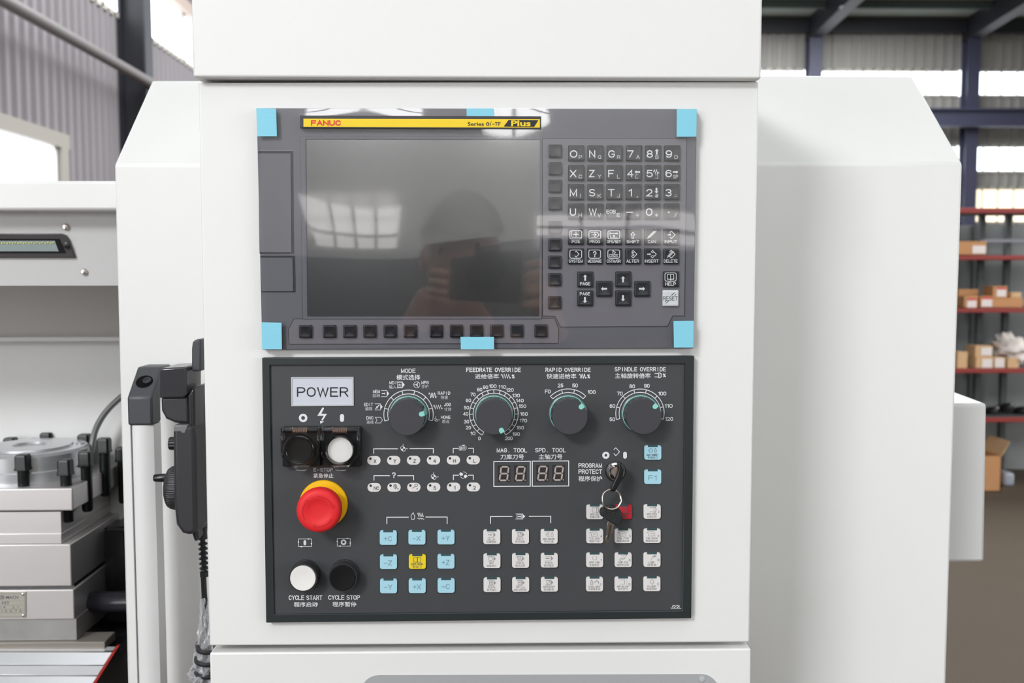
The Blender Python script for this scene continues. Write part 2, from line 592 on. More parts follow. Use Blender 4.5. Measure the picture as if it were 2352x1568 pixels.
def text(s, x0, x1, y0, y1, Y, m, parent, name='printed_lettering', bold=0.0, label=None, shear=0.0, lw=None, mono=False):
    """flat print of s filling the photograph-pixel box on the plane Y"""
    if all(ch in GLY or ch == ' ' for ch in s):
        o = stroke_text(s, x0, x1, y0, y1, Y, m, parent, name, lw, mono)
        if label:
            o['label'] = label
        return o
    c = bpy.data.curves.new(name, 'FONT')
    c.body = s
    c.resolution_u = 2
    c.offset = bold + (.012 if any(ord(q) > 999 for q in s) else 0)
    c.shear = shear
    t = bpy.data.objects.new(name, c)
    me = bpy.data.meshes.new_from_object(t)
    bpy.data.objects.remove(t)
    bpy.data.curves.remove(c)
    xs = [v.co.x for v in me.vertices]
    ys = [v.co.y for v in me.vertices]
    a, b, cc, d = min(xs), max(xs), min(ys), max(ys)
    A = P(x0, y1, Y)
    B = P(x1, y1, Y)
    C = P(x0, y0, Y)
    ctr = P((x0 + x1) / 2, (y0 + y1) / 2, Y)
    for v in me.vertices:
        u = (v.co.x - a) / max(b - a, 1e-6)
        k = (v.co.y - cc) / max(d - cc, 1e-6)
        v.co = A + (B - A) * u + (C - A) * k - ctr
    me.materials.clear()
    me.materials.append(m)
    me.name = name
    o = bpy.data.objects.new(name, me)
    COL.objects.link(o)
    place(o, ctr, parent)
    if label:
        o['label'] = label
    return o


def tc(s, cx, cy, w_, h, Y, m, parent, **k):
    return text(s, cx - w_ / 2, cx + w_ / 2, cy - h / 2, cy + h / 2, Y, m, parent, **k)


def icon(mb, m, parent, name='printed_symbol', label=None):
    o = build(name, mb, m, parent, flat=True)
    if label:
        o['label'] = label
    return o


# ================================================================== HALL
def struct(name, mb, m, parent=None, **k):
    o = build(name, mb, m, parent, **k)
    if parent is None:
        o['kind'] = 'structure'
    return o


YB = 29.0
XL = -6.0
XR = 19.0
YF = -26.0
struct('floor', MB().box(XL - .3, XR + .3, YF - .3, YB + .4, -0.2, 0.0), FLOORM)
zof = lambda py, Y: P(1800, py, Y).z

# back wall in horizontal bands with window strips between
ys = [72, 161, 220, 335, 395, 432, 512]
zs = [zof(y, YB) for y in ys]
wb = bpy.data.objects.new('wall_back', None)
COL.objects.link(wb)
place(wb, (6, YB, 0), None)
wb['kind'] = 'structure'


def ribbed(name, x0, x1, z0, z1, Y, pitch, dep, m, parent):
    """profiled wall sheet facing -Y"""
    mb = MB()
    n = int((x1 - x0) / pitch)
    prof = []
    for i in range(n):
        x = x0 + i * pitch
        prof += [(x, Y), (x + pitch * .55, Y), (x + pitch * .65, Y - dep), (x + pitch * .9, Y - dep)]
    prof.append((x1, Y))
    o = len(mb.v)
    for x, y in prof:
        mb.v += [Vector((x, y, z0)), Vector((x, y, z1))]
    for i in range(len(prof) - 1):
        k = o + 2 * i
        mb.f.append((k, k + 2, k + 3, k + 1))
    return build(name, mb, m, parent, smooth=False, flat=True)


for k, (za, zb) in enumerate(((zs[0] + .6, zs[1]), (zs[2], zs[3]), (zs[4], zs[5]), (zs[6], 0))):
    for bx in range(6):
        ribbed('wall_sheet', XL + bx * 4.2, min(XL + (bx + 1) * 4.2, XR), zb, za, YB, 0.30, 0.05, CORR2, wb)
colx = [P(1866, 150, YB - .3).x + 4.72 * i for i in range(-3, 4)]
n_win = 0
for (za, zb, pm) in ((zs[1], zs[2], PANE), (zs[3], zs[4], PANE), (zs[5], zs[6], PANEW)):
    for i in range(len(colx) - 1):
        if colx[i + 1] < 5 and za < 7:
            continue
        n_win += 1
        x0, x1 = colx[i] + .18, colx[i + 1] - .18
        o = struct('window_%d' % n_win, MB().box(x0, x1, YB + .02, YB + .06, zb, za), pm)
        f = MB()
        f.box(x0, x1, YB - .05, YB + .02, za - .04, za + .04).box(x0, x1, YB - .05, YB + .02, zb - .04, zb + .04)
        build('window_frame', f, WFRAME, o)
        for q in range(1, 9):
            xq = x0 + (x1 - x0) * q / 9
            build('mullion', MB().box(xq - .015, xq + .015, YB - .03, YB + .02, zb, za), WFRAME, o)
for i, x in enumerate(colx):
    if x < XL or x > XR:
        continue
    c = MB()
    c.box(x - .19, x + .19, YB - .62, YB - .58, 0, zs[0] + .2).box(x - .02, x + .02, YB - .58, YB - .25, 0, zs[0] + .2).box(x - .19, x + .19, YB - .25, YB - .21, 0, zs[0] + .2)
    tag(build('steel_column', c, NAVY, smooth=False), 'navy steel column against the far hall wall', 'column', 'navy columns of the far wall', 'structure')
    # rafter rising towards the ridge
    r = MB()
    zt = zs[0] + .15
    zr = zt + 1.7
    for (a, b) in ((-.19, .19),):
        r.loft([(x + a, YB - .2, zt - .5), (x + b, YB - .2, zt - .5), (x + b, YB - .2, zt + .1), (x + a, YB - .2, zt + .1)],
               [(x + a, 1.5, zr - .3), (x + b, 1.5, zr - .3), (x + b, 1.5, zr + .1), (x + a, 1.5, zr + .1)])
    tag(build('roof_rafter', r, DARKST, smooth=False), 'dark sloping steel rafter above a navy column', 'rafter', 'steel rafters', 'structure')
# crane rail beam
z0, z1 = zof(288, YB - .9), zof(251, YB - .9)
c = MB()
c.box(1, XR, YB - .92, YB - .88, z0, z1).box(1, XR, YB - 1.05, YB - .75, z1 - .03, z1 + .03).box(1, XR, YB - 1.05, YB - .75, z0 - .03, z0 + .03)
tag(build('crane_rail_beam', c, NAVY, smooth=False), 'long navy horizontal beam crossing the columns between two window strips', 'beam', None, 'structure')
# ceiling: two slopes and purlins
zt, zr = zs[0] + .28, zs[0] + 2.0
struct('ceiling', MB().loft([(XL - .2, YB + .3, zt), (XR + .2, YB + .3, zt), (XR + .2, YB + .3, zt + .08), (XL - .2, YB + .3, zt + .08)], [(XL - .2, 1.5, zr), (XR + .2, 1.5, zr), (XR + .2, 1.5, zr + .08), (XL - .2, 1.5, zr + .08)]), ROOFM, smooth=False)
struct('ceiling', MB().loft([(XL - .2, YF - .3, zt), (XR + .2, YF - .3, zt), (XR + .2, YF - .3, zt + .08), (XL - .2, YF - .3, zt + .08)], [(XL - .2, 1.5, zr), (XR + .2, 1.5, zr), (XR + .2, 1.5, zr + .08), (XL - .2, 1.5, zr + .08)]), ROOFM, smooth=False)
for i in range(12):
    y = YB - .35 - i * 1.45
    z = zt + (zr - zt) * (YB - y) / (YB - 1.5)
    h = .42 if i == 0 else .2
    p = build('roof_purlin', MB().box(XL, XR, y - .12, y + .02, z - h, z - .01), DARKST if i == 0 else PURL, smooth=False)
    tag(p, 'dark roof purlin running across the hall under the pale roof sheets', 'purlin', 'roof purlins', 'structure')

# left wall: profiled sheets with clerestory strip and a window
wl = bpy.data.objects.new('wall_left', None)
COL.objects.link(wl)
place(wl, (XL, 10, 0), None)
wl['kind'] = 'structure'


def zleft(px, py):
    d = ray(px, py)
    t = (XL - CAM.x) / d.x
    return CAM + d * t


zcl = zleft(240, 17).z          # top of the sheeting, foot of the clerestory
wtl, wtr = zleft(4, 303), zleft(127, 338)
ztop, zbot = wtr.z, 1.0
yw1 = wtr.y
yw0 = yw1 - 3.2


def lsheet(y0, y1, za, zb, pitch=0.26, dep=0.05):
    mb = MB()
    n = max(1, int(round((y1 - y0) / pitch)))
    pt = (y1 - y0) / n
    pr = []
    for i in range(n):
        y = y0 + i * pt
        pr += [(y, XL), (y + pt * .45, XL), (y + pt * .6, XL + dep), (y + pt * .85, XL + dep)]
    pr.append((y1, XL))
    for y, x in pr:
        mb.v += [Vector((x, y, za)), Vector((x, y, zb))]
    for i in range(len(pr) - 1):
        k = 2 * i
        mb.f.append((k, k + 2, k + 3, k + 1))
    build('wall_sheet', mb, CORR, wl, smooth=False, flat=True)


yy = [YF, -16, -6, 3.0, 6.5, yw0, yw1, yw1 + 1.8, 19.0, 22, 25.5, YB]
for a, b in zip(yy[:-1], yy[1:]):
    if a == yw0:
        lsheet(a, b, 0, zbot)
        lsheet(a, b, ztop + .02, zcl)
    else:
        lsheet(a, b, 0, zcl)
    if a > 2:
        n_win += 1
        o = struct('window_%d' % n_win, MB().box(XL - .06, XL - .02, a + .05, b - .05, zcl, zcl + .95), PANE)
        build('window_frame', MB().box(XL - .03, XL + .05, a, b, zcl - .05, zcl + .03).box(XL - .03, XL + .05, b - .05, b + .05, zcl, zcl + .95), WFRAME, o, smooth=False)
build('wall_sheet', MB().box(XL - .05, XL, YF, YB, zcl + .95, zr), CORR, wl, smooth=False)
build('wall_sheet', MB().box(XL - .05, XL, YF, 3, zcl, zcl + .95), CORR, wl, smooth=False)
build('eave_beam', MB().box(XL, XL + .16, 3, YB, zcl + .93, zcl + 1.15), mat('eave_beam_beige', (176, 160, 150), .6), wl, smooth=False)
n_win += 1
LF = mat('grey_window_frame', (134, 129, 122), .5)
o = struct('window_%d' % n_win, MB().box(XL - .06, XL - .03, yw0, yw1, zbot, ztop), PANE)
f = MB()
f.box(XL - .04, XL + .09, yw0 - .2, yw1 + .28, ztop, ztop + .2)
f.box(XL - .04, XL + .09, yw1, yw1 + .22, zbot - .1, ztop)
build('window_frame', f, LF, o, smooth=False)
build('window_sill', MB().box(XL - .02, XL + .12, yw0 - .1, yw1 + .1, zbot - .1, zbot), WFRAME, o, smooth=False)
build('sash', MB().box(XL - .03, XL + .03, yw1 - .10, yw1 - .02, zbot, ztop), WHITE, o, smooth=False)
build('transom', MB().box(XL - .03, XL + .03, yw0, yw1, 2.35, 2.43), WFRAME, o, smooth=False)
# dark column on the left wall and the pipe crossing it
c0 = zleft(268, 100).y
c = MB()
c.box(XL + .02, XL + .06, c0, c0 + .36, 0, 9.5).box(XL + .06, XL + .42, c0 + .16, c0 + .2, 0, 9.5).box(XL + .42, XL + .46, c0, c0 + .36, 0, 9.5)
tag(build('steel_column', c, DARKST, smooth=False), 'dark steel column standing against the profiled left wall', 'column', None, 'structure')
za, zb_ = zleft(60, 25), zleft(330, 185)
zp = CAM.z + ((za.z + zb_.z) / 2 - CAM.z) * (XL + .5 - CAM.x) / (XL - CAM.x)
pp = MB()
pp.tube([(XL + .5, 2, zp), (XL + .5, 12, zp), (XL + .5, 22, zp)], 0.085, 12)
tag(build('wall_pipe', pp, PIPE), 'long grey pipe running level along the profiled left wall, past the dark column', 'pipe')
# thin bracket frame on the dark column
q = MB()
c1 = zleft(285, 190)
q.box(XL + .55, XL + .6, c0 + .1, c0 + .15, 2, c1.z).box(XL + .5, XL + .55, c0 + .1, c0 + 1.0, c1.z - .05, c1.z)
tag(build('pipe_bracket', q, PIPE, smooth=False), 'thin grey angled pipe beside the dark column on the left wall', 'pipe')
struct('wall_right', MB().box(XR, XR + .2, YF, YB, 0, zr), CORR2)

# wall behind the photographer (seen only as a reflection)
R = lambda px, py, Y=25.5: Vector((P(px, py, Y).x, -Y, P(px, py, Y).z))
struct('wall_front', MB().box(XL, XR, YF - .2, YF, 2.1, zr), mat('front_wall_pale', (228, 226, 222), .6, noise=.05, nscale=.6))
struct('wall_front', MB().box(XL, XR, YF - .2, YF + .3, 0, 2.1), mat('front_wall_dark_base', (96, 98, 100), .6, noise=.1, nscale=.8))


def front_window(n, px0, px1, py0, py1, m, vs, hs):
    a, b = R(px0, py1), R(px1, py0)
    o = struct('window_%d' % n, MB().box(a.x, b.x, YF + .03, YF + .06, a.z, b.z), m)
    for u in vs:
        x = a.x + (b.x - a.x) * u
        build('mullion', MB().box(x - .04, x + .04, YF + .06, YF + .12, a.z, b.z), WFRAME, o)
    for u in hs:
        z = a.z + (b.z - a.z) * u
        build('transom', MB().box(a.x, b.x, YF + .06, YF + .12, z - .05, z + .05), WFRAME, o)


front_window(n_win + 1, 700, 905, 440, 540, PANEF, (.25, .5, .75), (.4,))
front_window(n_win + 2, 1235, 1590, 492, 565, PANEG, (.33, .66), (.4,))
front_window(n_win + 3, 700, 960, 150, 262, PANEH, (.5,), (.5,))  # unseen pane added high up to put glare on the film
front_window(n_win + 4, 1110, 1250, 150, 292, PANEH, (.5,), (.5,))  # another added pane, for the glare near the name plate

# ================================================================== STORAGE RACK
YR = 5.8
rk = thing('storage_rack', 'red and grey storage rack full of cardboard boxes beyond the machine', 'rack', (3.6, YR + .25, 0))
sh = {'a': 585, 'b': 706, 'c': 845, 'd': 958, 'top': 476}
xr0, xr1 = 2.62, 4.6
for k, py in sh.items():
    z = P(2280, py, YR).z
    build('shelf_beam', MB().box(xr0, xr1, YR, YR + .04, z - (.035 if k != 'top' else .04), z - .004), RACKR, rk, bevel=.004)
    build('shelf_board', MB().box(xr0, xr1, YR + .04, YR + .5, z - .03, z - .004), RACKG, rk)
for x, y in ((xr0, YR + .01), (xr1, YR + .01), (xr0, YR + .48), (P(2246, 700, YR + .5).x, YR + .48), (P(2306, 700, YR + .5).x, YR + .48), (xr1, YR + .48)):
    build('rack_post', MB().box(x - .02, x + .02, y - .02, y + .02, 0, P(2280, 470, YR).z), RACKG, rk)


pz = P(2280, 517, YR + .66).z
tag(build('partition_wall', MB().box(xr0 - .6, xr1 + 1.2, YR + .66, YR + .70, 0, pz), mat('partition_grey', (140, 144, 145), .6, noise=.12, nscale=3), smooth=False), 'grey partition wall standing behind the red and grey rack', 'wall', None, 'structure')
for i in range(9):
    xq = xr0 + i * .26
    tag(build('partition_rib', MB().box(xq, xq + .03, YR + .645, YR + .66, 0, pz), RACKG, smooth=False), 'thin grey rib of the partition wall behind the rack', 'rib', 'partition ribs', 'structure')


def carton(px0, px1, py0, py1, dep, label, m=CARD, lab=None, red=False, dy=0.06, flaps=False, tilt=0):
    Y = YR + dy
    a, b = P(px0, py1, Y), P(px1, py0, Y)
    t = thing('cardboard_box', label, 'box', ((a.x + b.x) / 2, Y + dep / 2, a.z), 'cardboard boxes on the rack')
    z0 = a.z
    if flaps:
        w2 = .006
        bx = MB().box(a.x, b.x, Y, Y + w2, z0, b.z).box(a.x, b.x, Y + dep - w2, Y + dep, z0, b.z).box(a.x, a.x + w2, Y, Y + dep, z0, b.z).box(b.x - w2, b.x, Y, Y + dep, z0, b.z).box(a.x, b.x, Y, Y + dep, z0, z0 + w2)
        build('carton_body', bx, m, t, smooth=False)
    else:
        build('carton_body', MB().box(a.x, b.x, Y, Y + dep, z0, b.z), m, t, bevel=.003)
    if lab:
        c, d = P(lab[0], lab[3], Y), P(lab[1], lab[2], Y)
        build('paper_label', MB().box(c.x, d.x, Y - .002, Y, c.z, d.z), CARDT, t, smooth=False)
        if red:
            h = (d.z - c.z) * .22
            build('label_stripe', MB().box(c.x, d.x, Y - .003, Y - .002, d.z - h, d.z), CARDR, t, smooth=False)
    return t


carton(2196, 2266, 554, 585, .3, 'long orange-brown carton with a white sticker on the top loaded shelf', lab=(2233, 2264, 564, 582))
carton(2200, 2248, 664, 706, .25, 'tall brown carton at the machine end of the middle shelf', dy=.16)
carton(2214, 2246, 680, 706, .08, 'small carton with red and white label before the tall carton', lab=(2221, 2243, 685, 706), red=True, dy=.04)
carton(2251, 2280, 680, 706, .12, 'small carton, red and white label, next to the stacked pair', lab=(2254, 2279, 682, 704), red=True)
carton(2279, 2350, 684, 706, .2, 'wide low carton on the middle shelf carrying a cube carton', lab=None, m=CARD)
carton(2280, 2314, 657, 684, .14, 'cube carton with red and white label standing on the wide low carton', lab=(2289, 2311, 660, 681), red=True)
carton(2322, 2346, 671, 684, .1, 'small flat carton on the wide low carton, beside the cube carton', m=CARDL)
carton(2198, 2223, 808, 846, .1, 'pale brown carton leaning out at the machine end of the lower shelf', m=CARDL, dy=.02)
carton(2241, 2281, 820, 845, .15, 'brown carton with white label at the bottom of the pair on the lower shelf', m=CARDL, lab=(2255, 2279, 824, 844))
carton(2240, 2280, 794, 820, .15, 'brown carton with white label at the top of the pair on the lower shelf', m=CARDL, lab=(2253, 2278, 798, 816))
carton(2282, 2309, 820, 845, .15, 'carton almost covered by a white label, beside the stacked pair', m=CARDL, lab=(2285, 2307, 822, 843))
carton(2314, 2341, 822, 845, .15, 'plain pale yellow carton under the crumpled white wrap', m=CARDL)
# metal bar on top shelf
a, b = P(2262, 556, YR + .3), P(2360, 549, YR + .3)
tag(build('metal_profile', MB().box(a.x, b.x + .1, YR + .3, YR + .36, a.z, b.z), mat('grey_profile', (160, 160, 172), .4)), 'pale grey metal profile lying behind the long orange-brown carton', 'metal bar')
# crumpled wrap
mb = MB()
c = P(2325, 800, YR + .12)
N1, N2 = 20, 12
R_ = []
for i in range(N2 + 1):
    ph = PI * (i + .02) / (N2 + .04)
    ring = []
    for j in range(N1):
        t = 2 * PI * j / N1
        rr = 1 + .22 * math.sin(3 * t + 2 * i) + .14 * math.sin(7 * t - i * 1.7)
        ring.append(c + Vector((math.sin(ph) * math.cos(t) * .13 * rr, math.sin(ph) * math.sin(t) * .08 * rr, math.cos(ph) * .085 * rr - .02 * math.cos(t))))
    R_.append(ring)
mb.rings(R_)
tag(build('crumpled_wrap', mb, FOAM, angle=60), 'crumpled white plastic wrap heaped above the cartons on the lower shelf', 'plastic wrap')
# black cable coil on low shelf
for i in range(3):
    cc = P(2275 + i * 34, 944 - (i == 1) * 8, YR + .2)
    mb = MB()
    path = []
    for k in range(60):
        t = 2 * PI * k / 14
        path.append(cc + Vector((math.cos(t) * (.036 + .003 * (k % 5)), math.sin(t) * .06, .012 * math.sin(k * .5) - .012 + k * .0006)))
    mb.tube(path, .012, 6)
    tag(build('cable_coil', mb, BLACK), ['black cable coil on the lowest shelf, nearest the white machine box', 'black cable coil in the middle of the lowest shelf, heaped highest', 'black cable coil on the lowest shelf, at the picture edge'][i], 'cable', 'black cable coils')
# open carton on the floor
a, b = P(2236, 1161, YR - .1), P(2301, 1047, YR - .1)
t = thing('cardboard_box', 'tall open cardboard box with raised flap standing on the workshop floor', 'box', ((a.x + b.x) / 2, YR, 0))
wv, Y0, Y1 = .006, YR - .1, YR + .18
zb0 = 0.0
build('carton_body', MB().box(a.x, b.x, Y0, Y0 + wv, zb0, b.z).box(a.x, b.x, Y1 - wv, Y1, zb0, b.z).box(a.x, a.x + wv, Y0, Y1, zb0, b.z).box(b.x - wv, b.x, Y0, Y1, zb0, b.z).box(a.x, b.x, Y0, Y1, zb0, zb0 + wv), CARD, t, smooth=False)
f1, f2 = P(2292, 1010, YR), P(2317, 1028, YR)
mb = MB()
A = [Vector((b.x - .002, Y0, b.z)), Vector((b.x - .002, Y1, b.z)), Vector((b.x + .05, Y1, b.z + .10)), Vector((b.x + .05, Y0, b.z + .10))]
mb.loft(A, [p + Vector((.005, 0, 0)) for p in A])
build('flap', mb, CARDL, t, smooth=False)
mb = MB()
A = [Vector((a.x, Y1, b.z)), Vector((b.x, Y1, b.z)), Vector((b.x, Y1 + .03, b.z + .11)), Vector((a.x, Y1 + .03, b.z + .11))]
mb.loft(A, [p + Vector((0, .005, 0)) for p in A])
build('flap', mb, CARDL, t, smooth=False)
a, b = P(2304, 1170, YR + .05), P(2332, 1086, YR + .05)
tag(build('parts_bag', MB().box(a.x, b.x, YR + .05, YR + .2, 0, b.z), mat('pale_blue_plastic', (150, 158, 172), .5), bevel=.02, segs=3), 'pale blue-grey plastic bag standing on the floor by the open box', 'bag')

# ================================================================== MACHINE
YD = 0.242      # sheet-metal front of the machine
# right guard
g = thing('machine_guard', 'large white sheet-metal machine guard with sloping top beside the control box', 'machine guard', (.5, YD, 0))
A = [P(x, y, YD) for x, y in ((1700, 371), (2212, 380), (2182, 1600), (1700, 1600))]
sl0, sl1 = [P(1700, 371, YD), P(2212, 380, YD)], [P(1700, 175, YD + .135), P(2097, 174, YD + .135)]
A[0].z = sl0[0].z = sl0[1].z = A[1].z = (A[0].z + A[1].z) / 2
A[2].z = A[3].z = 0.55
zT = sl1[1].z
mb = MB()
# side section (profile in YZ) lofted from inner to outer edge
def sec(xb, xt, xf):
    return [Vector((xf, YD, A[2].z)), Vector((xb, YD, A[0].z)), Vector((xt, YD + .135, zT)), Vector((xt, YD + .9, zT)), Vector((xf, YD + .9, A[2].z))]
mb.rings([sec(.18, .18, .18), sec(A[1].x, sl1[1].x, A[2].x - .006)])
build('guard_shell', mb, WHITE, g, bevel=.0035, segs=2)
# white box to the right, behind
bxp = thing('electrical_box', 'white rectangular box fixed to the far side of the machine guard', 'box', (P(2230, 1100, .4).x, .45, P(2230, 1290, .4).z))
a, b = P(2180, 1292, .40), P(2268, 926, .40)
a.x = A[2].x - .004
a2 = P(2262, 1292, .40)
build('box_body', MB().loft([(a.x, .40, a.z), (a2.x, .40, a.z), (b.x, .40, b.z), (a.x, .40, b.z)], [(a.x, .62, a.z), (a2.x, .62, a.z), (b.x, .62, b.z + .012), (a.x, .62, b.z + .012)]), WHITE2, bxp, bevel=.005)
build('foam_edge', MB().box(b.x - .02, b.x + .004, .50, .56, b.z - .12, b.z - .02), CARDL, bxp, bevel=.008)

# left sliding door
d = thing('machine_door', 'white sliding machine door with a long grey pull handle', 'door', (-.35, YD, 0.5))
p0, p1 = P(262, 378, YD), P(301, 1600, YD)
q0 = P(349, 185, YD + .125)
zc = p0.z


def dsec(x0, xt, xf):
    return [Vector((xf, YD, p1.z)), Vector((x0, YD, zc)), Vector((xt, YD + .125, q0.z)), Vector((xt, YD + .16, q0.z)), Vector((x0, YD + .035, zc - .02)), Vector((xf, YD + .035, p1.z))]


mb = MB()
mb.rings([dsec(p0.x, q0.x, p1.x - .004), dsec(-.27, -.27, -.27)])
build('door_shell', mb, WHITE, d, bevel=.003)
build('unseen_dark_panel', MB().box(p0.x + .006, -.272, YD + .036, YD + .040, .5, zc - .03), BLACK, d, smooth=False)  # added out of sight so the turret steel mirrors black
# handle
YH = YD - .068
f = lambda x, y: P(x, y, YH)
hx0, hx1 = f(292, 940).x, f(349.5, 940).x
zA, zB = f(320, 977).z, f(320, 912).z
zC = P(345, 842, YH + .035).z
zD = zB - .018
prof = [(YH, zA), (YH, zB), (YH + .035, zC), (YD, zC), (YD, zB + .004), (YH + .034, zB + .004), (YH + .029, zB - .004), (YH + .029, zA)]
mb = MB()
mb.loft([(hx0, y, z) for y, z in prof], [(hx1, y, z) for y, z in prof])
hb = build('handle_bracket', mb, DGREY, d, bevel=.0025)
hb['label'] = 'dark grey angled handle bracket'
n_ = Vector((0, -(zC - zB), .035)).normalized()
n_ = Vector((0, -abs(zC - zB), .035)).normalized()
cc = Vector(((hx0 + hx1) / 2, YH + .0175, (zB + zC) / 2)) + n_ * .0002
mb = MB()
mb.lathe(cc, n_, [(.0092, -.0002), (.0092, .0004), (.0082, .0004), (.0080, .0002), (.0001, .0002)], 28)
build('bolt_recess', mb, mat('recess_shade_black', (12, 12, 14), .7, spec=.1), hb)  # raised disc blackened to stand in for shade in the hole
mb = MB()
mb.lathe(cc + Vector((.003, 0, .001)), n_, [(.0046, 0), (.0046, .0012), (.0026, .0014), (.0022, .0006), (.0001, .0006)], 20)
build('socket_bolt', mb, BLACKM, hb)
# aluminium bar: crowned front face
b0, b1 = f(355, 1568).x, 0
zE = .9
mb = MB()
bw = (hx1 - hx0)
secb = []
for i in range(9):
    u = i / 8
    secb.append((hx0 + .0005 + u * (bw - .001), YH + .001 + .006 * (2 * u - 1) ** 2 * .6))
secb += [(hx1 - .0005, YH + .028), (hx0 + .0005, YH + .028)]
mb.loft([(x, y, zA) for x, y in secb], [(x, y, zE) for x, y in secb])
hbar = build('handle_bar', mb, ALU, d, angle=30)
hbar['label'] = 'satin aluminium handle bar'
mb = MB()
mb.box(hx0 + .0022, hx0 + .0030, YH + .0015, YH + .004, zE, zA)
build('groove_line', mb, PRINTM, hbar, smooth=False)

# enclosure header beam, lamp panel, inner walls (left of the door)
en = thing('machine_enclosure', 'white machine enclosure with grey interior behind the tool turret', 'machine enclosure', (-.75, .6, 0.4))
YE = .29
xl = -1.15
xrr = P(300, 500, YE).x
a, b = P(0, 415, YE), P(0, 484, YE)
build('header_beam', MB().box(xl, xrr, YE, YE + .10, b.z, a.z), WHITE, en, bevel=.004)
c0_, c1_ = P(0, 486, YE + .03), P(0, 656, YE + .055)
mb = MB()
mb.loft([(xl, YE + .03, b.z + .002), (xrr + .05, YE + .03, b.z + .002), (xrr + .05, YE + .055, c1_.z), (xl, YE + .055, c1_.z)],
        [(xl, YE + .1, b.z + .002), (xrr + .05, YE + .1, b.z + .002), (xrr + .05, YE + .07, c1_.z), (xl, YE + .07, c1_.z)])
build('lamp_panel', mb, ENCL, en, smooth=False)
YI = .95
e0, e1 = P(0, 640, YI), P(0, 778, YI)
zr_, zl_ = P(0, 600, YI).z, P(0, 780, YI).z
mb = MB()
mb.box(xl - .3, xrr + .35, YI, YI + .03, .35, c1_.z + .4)
ztr = P(0, 776, .62).z
mb = MB()
mb.loft([(xl - .3, .42, c1_.z + .03), (xrr + .3, .42, c1_.z + .03), (xrr + .3, .62, ztr), (xl - .3, .62, ztr)],
        [(xl - .3, .44, c1_.z + .05), (xrr + .3, .44, c1_.z + .05), (xrr + .3, .64, ztr + .01), (xl - .3, .64, ztr + .01)])
build('inner_hood', mb, mat('inner_hood_grey', (226, 222, 218), .6), en, smooth=False)
build('ledge', MB().box(xl - .3, xrr + .3, .61, .66, ztr - .006, ztr + .002), ENCL, en, bevel=.002)
mb = MB()
mb.box(xl - .3, xrr + .3, .66, .68, .4, ztr)
build('splash_wall', mb, mat('splash_wall_grey', (240, 240, 240), .5), en, smooth=False)
build('light_block_wall', MB().box(xrr + .08, xrr + .10, YE + .1, .66, .35, a.z - .02), BLACK, en, smooth=False)  # unseen black wall added to keep hall light off the turret
build('side_wall', MB().box(xl - .32, xl - .3, YE, YI, .35, a.z), ENCD, en, smooth=False)
# black sheet stands in for the shaded interior below / behind the turret
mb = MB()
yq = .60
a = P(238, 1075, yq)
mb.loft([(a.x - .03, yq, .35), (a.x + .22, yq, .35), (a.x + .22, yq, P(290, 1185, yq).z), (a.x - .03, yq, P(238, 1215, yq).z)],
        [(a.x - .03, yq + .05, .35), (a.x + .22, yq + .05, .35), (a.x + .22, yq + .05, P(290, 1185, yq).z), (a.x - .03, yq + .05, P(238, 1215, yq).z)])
build('dark_interior_sheet', mb, BLACK, en, smooth=False)
# panel screws
for x, y in ((152, 521), (194, 624)):
    Yc = YE + .03 + (.025) * (y - 486) / 170
    c = P(x, y, Yc)
    build('panel_screw', MB().lathe(c, (0, -1, 0), [(.0042, -.001), (.0042, .0015), (.0028, .0035), (.0001, .0038)], 14), STEEL, en)
# work lamp
lw_ = thing('work_lamp', 'flat dark-framed LED work lamp with slanted end under the header beam', 'lamp', P(70, 560, YE + .035))
def lp(x, y):
    Yc = YE + .03 + .025 * (y - 486) / 170 - .004
    return P(x, y, Yc)
def slab(pts, th, m, parent, name, bevel=0, dy=0.0):
    A_ = [lp(x, y) + Vector((0, dy, 0)) for x, y in pts]
    return build(name, MB().loft(A_, [p + Vector((0, th, 0)) for p in A_]), m, parent, bevel=bevel)
outer = [(-120, 536), (140, 536), (150, 540), (157, 550), (172, 592), (-120, 592)]
slab(outer, .008, mat('lamp_housing', (92, 90, 92), .35, metal=.4), lw_, 'housing', .001)
slab([(-118, 548), (136, 548), (151, 581), (-118, 581)], .004, BLACK, lw_, 'bezel', 0, -.0008)
lens = slab([(-118, 553), (127, 553), (136, 577), (-118, 577)], .003, LEDM, lw_, 'lens', 0, -.0016)
for i in range(34):
    x = 124 - i * 6.2
    c = lp(x, 557 + (i % 2) * 1.6) + Vector((0, -.0019, 0))
    if i == 0:
        ch = build('led_chip', MB().box(c.x - .0009, c.x + .0009, c.y - .0004, c.y + .0004, c.z - .0007, c.z + .0007), YDOT, lens, smooth=False)
    else:
        clone(ch, c, lens)
c = lp(153, 563)
build('end_screw', MB().lathe(c, (0, -1, 0), [(.004, 0), (.004, .002), (.0001, .003)], 12), BOLT, lw_)

# ---------------- tool turret
YT = .48
tp = thing('tool_turret', 'square steel tool turret with round silver cap and black clamping bolts', 'tool turret', P(80, 1250, YT + .1))
def T(px, py, Y=YT):
    return P(px, py, Y)
sx1 = T(166, 1122).x
z_t, z_b = T(0, 1122).z, T(0, 1174).z
S = .185
TX0 = sx1 - .30
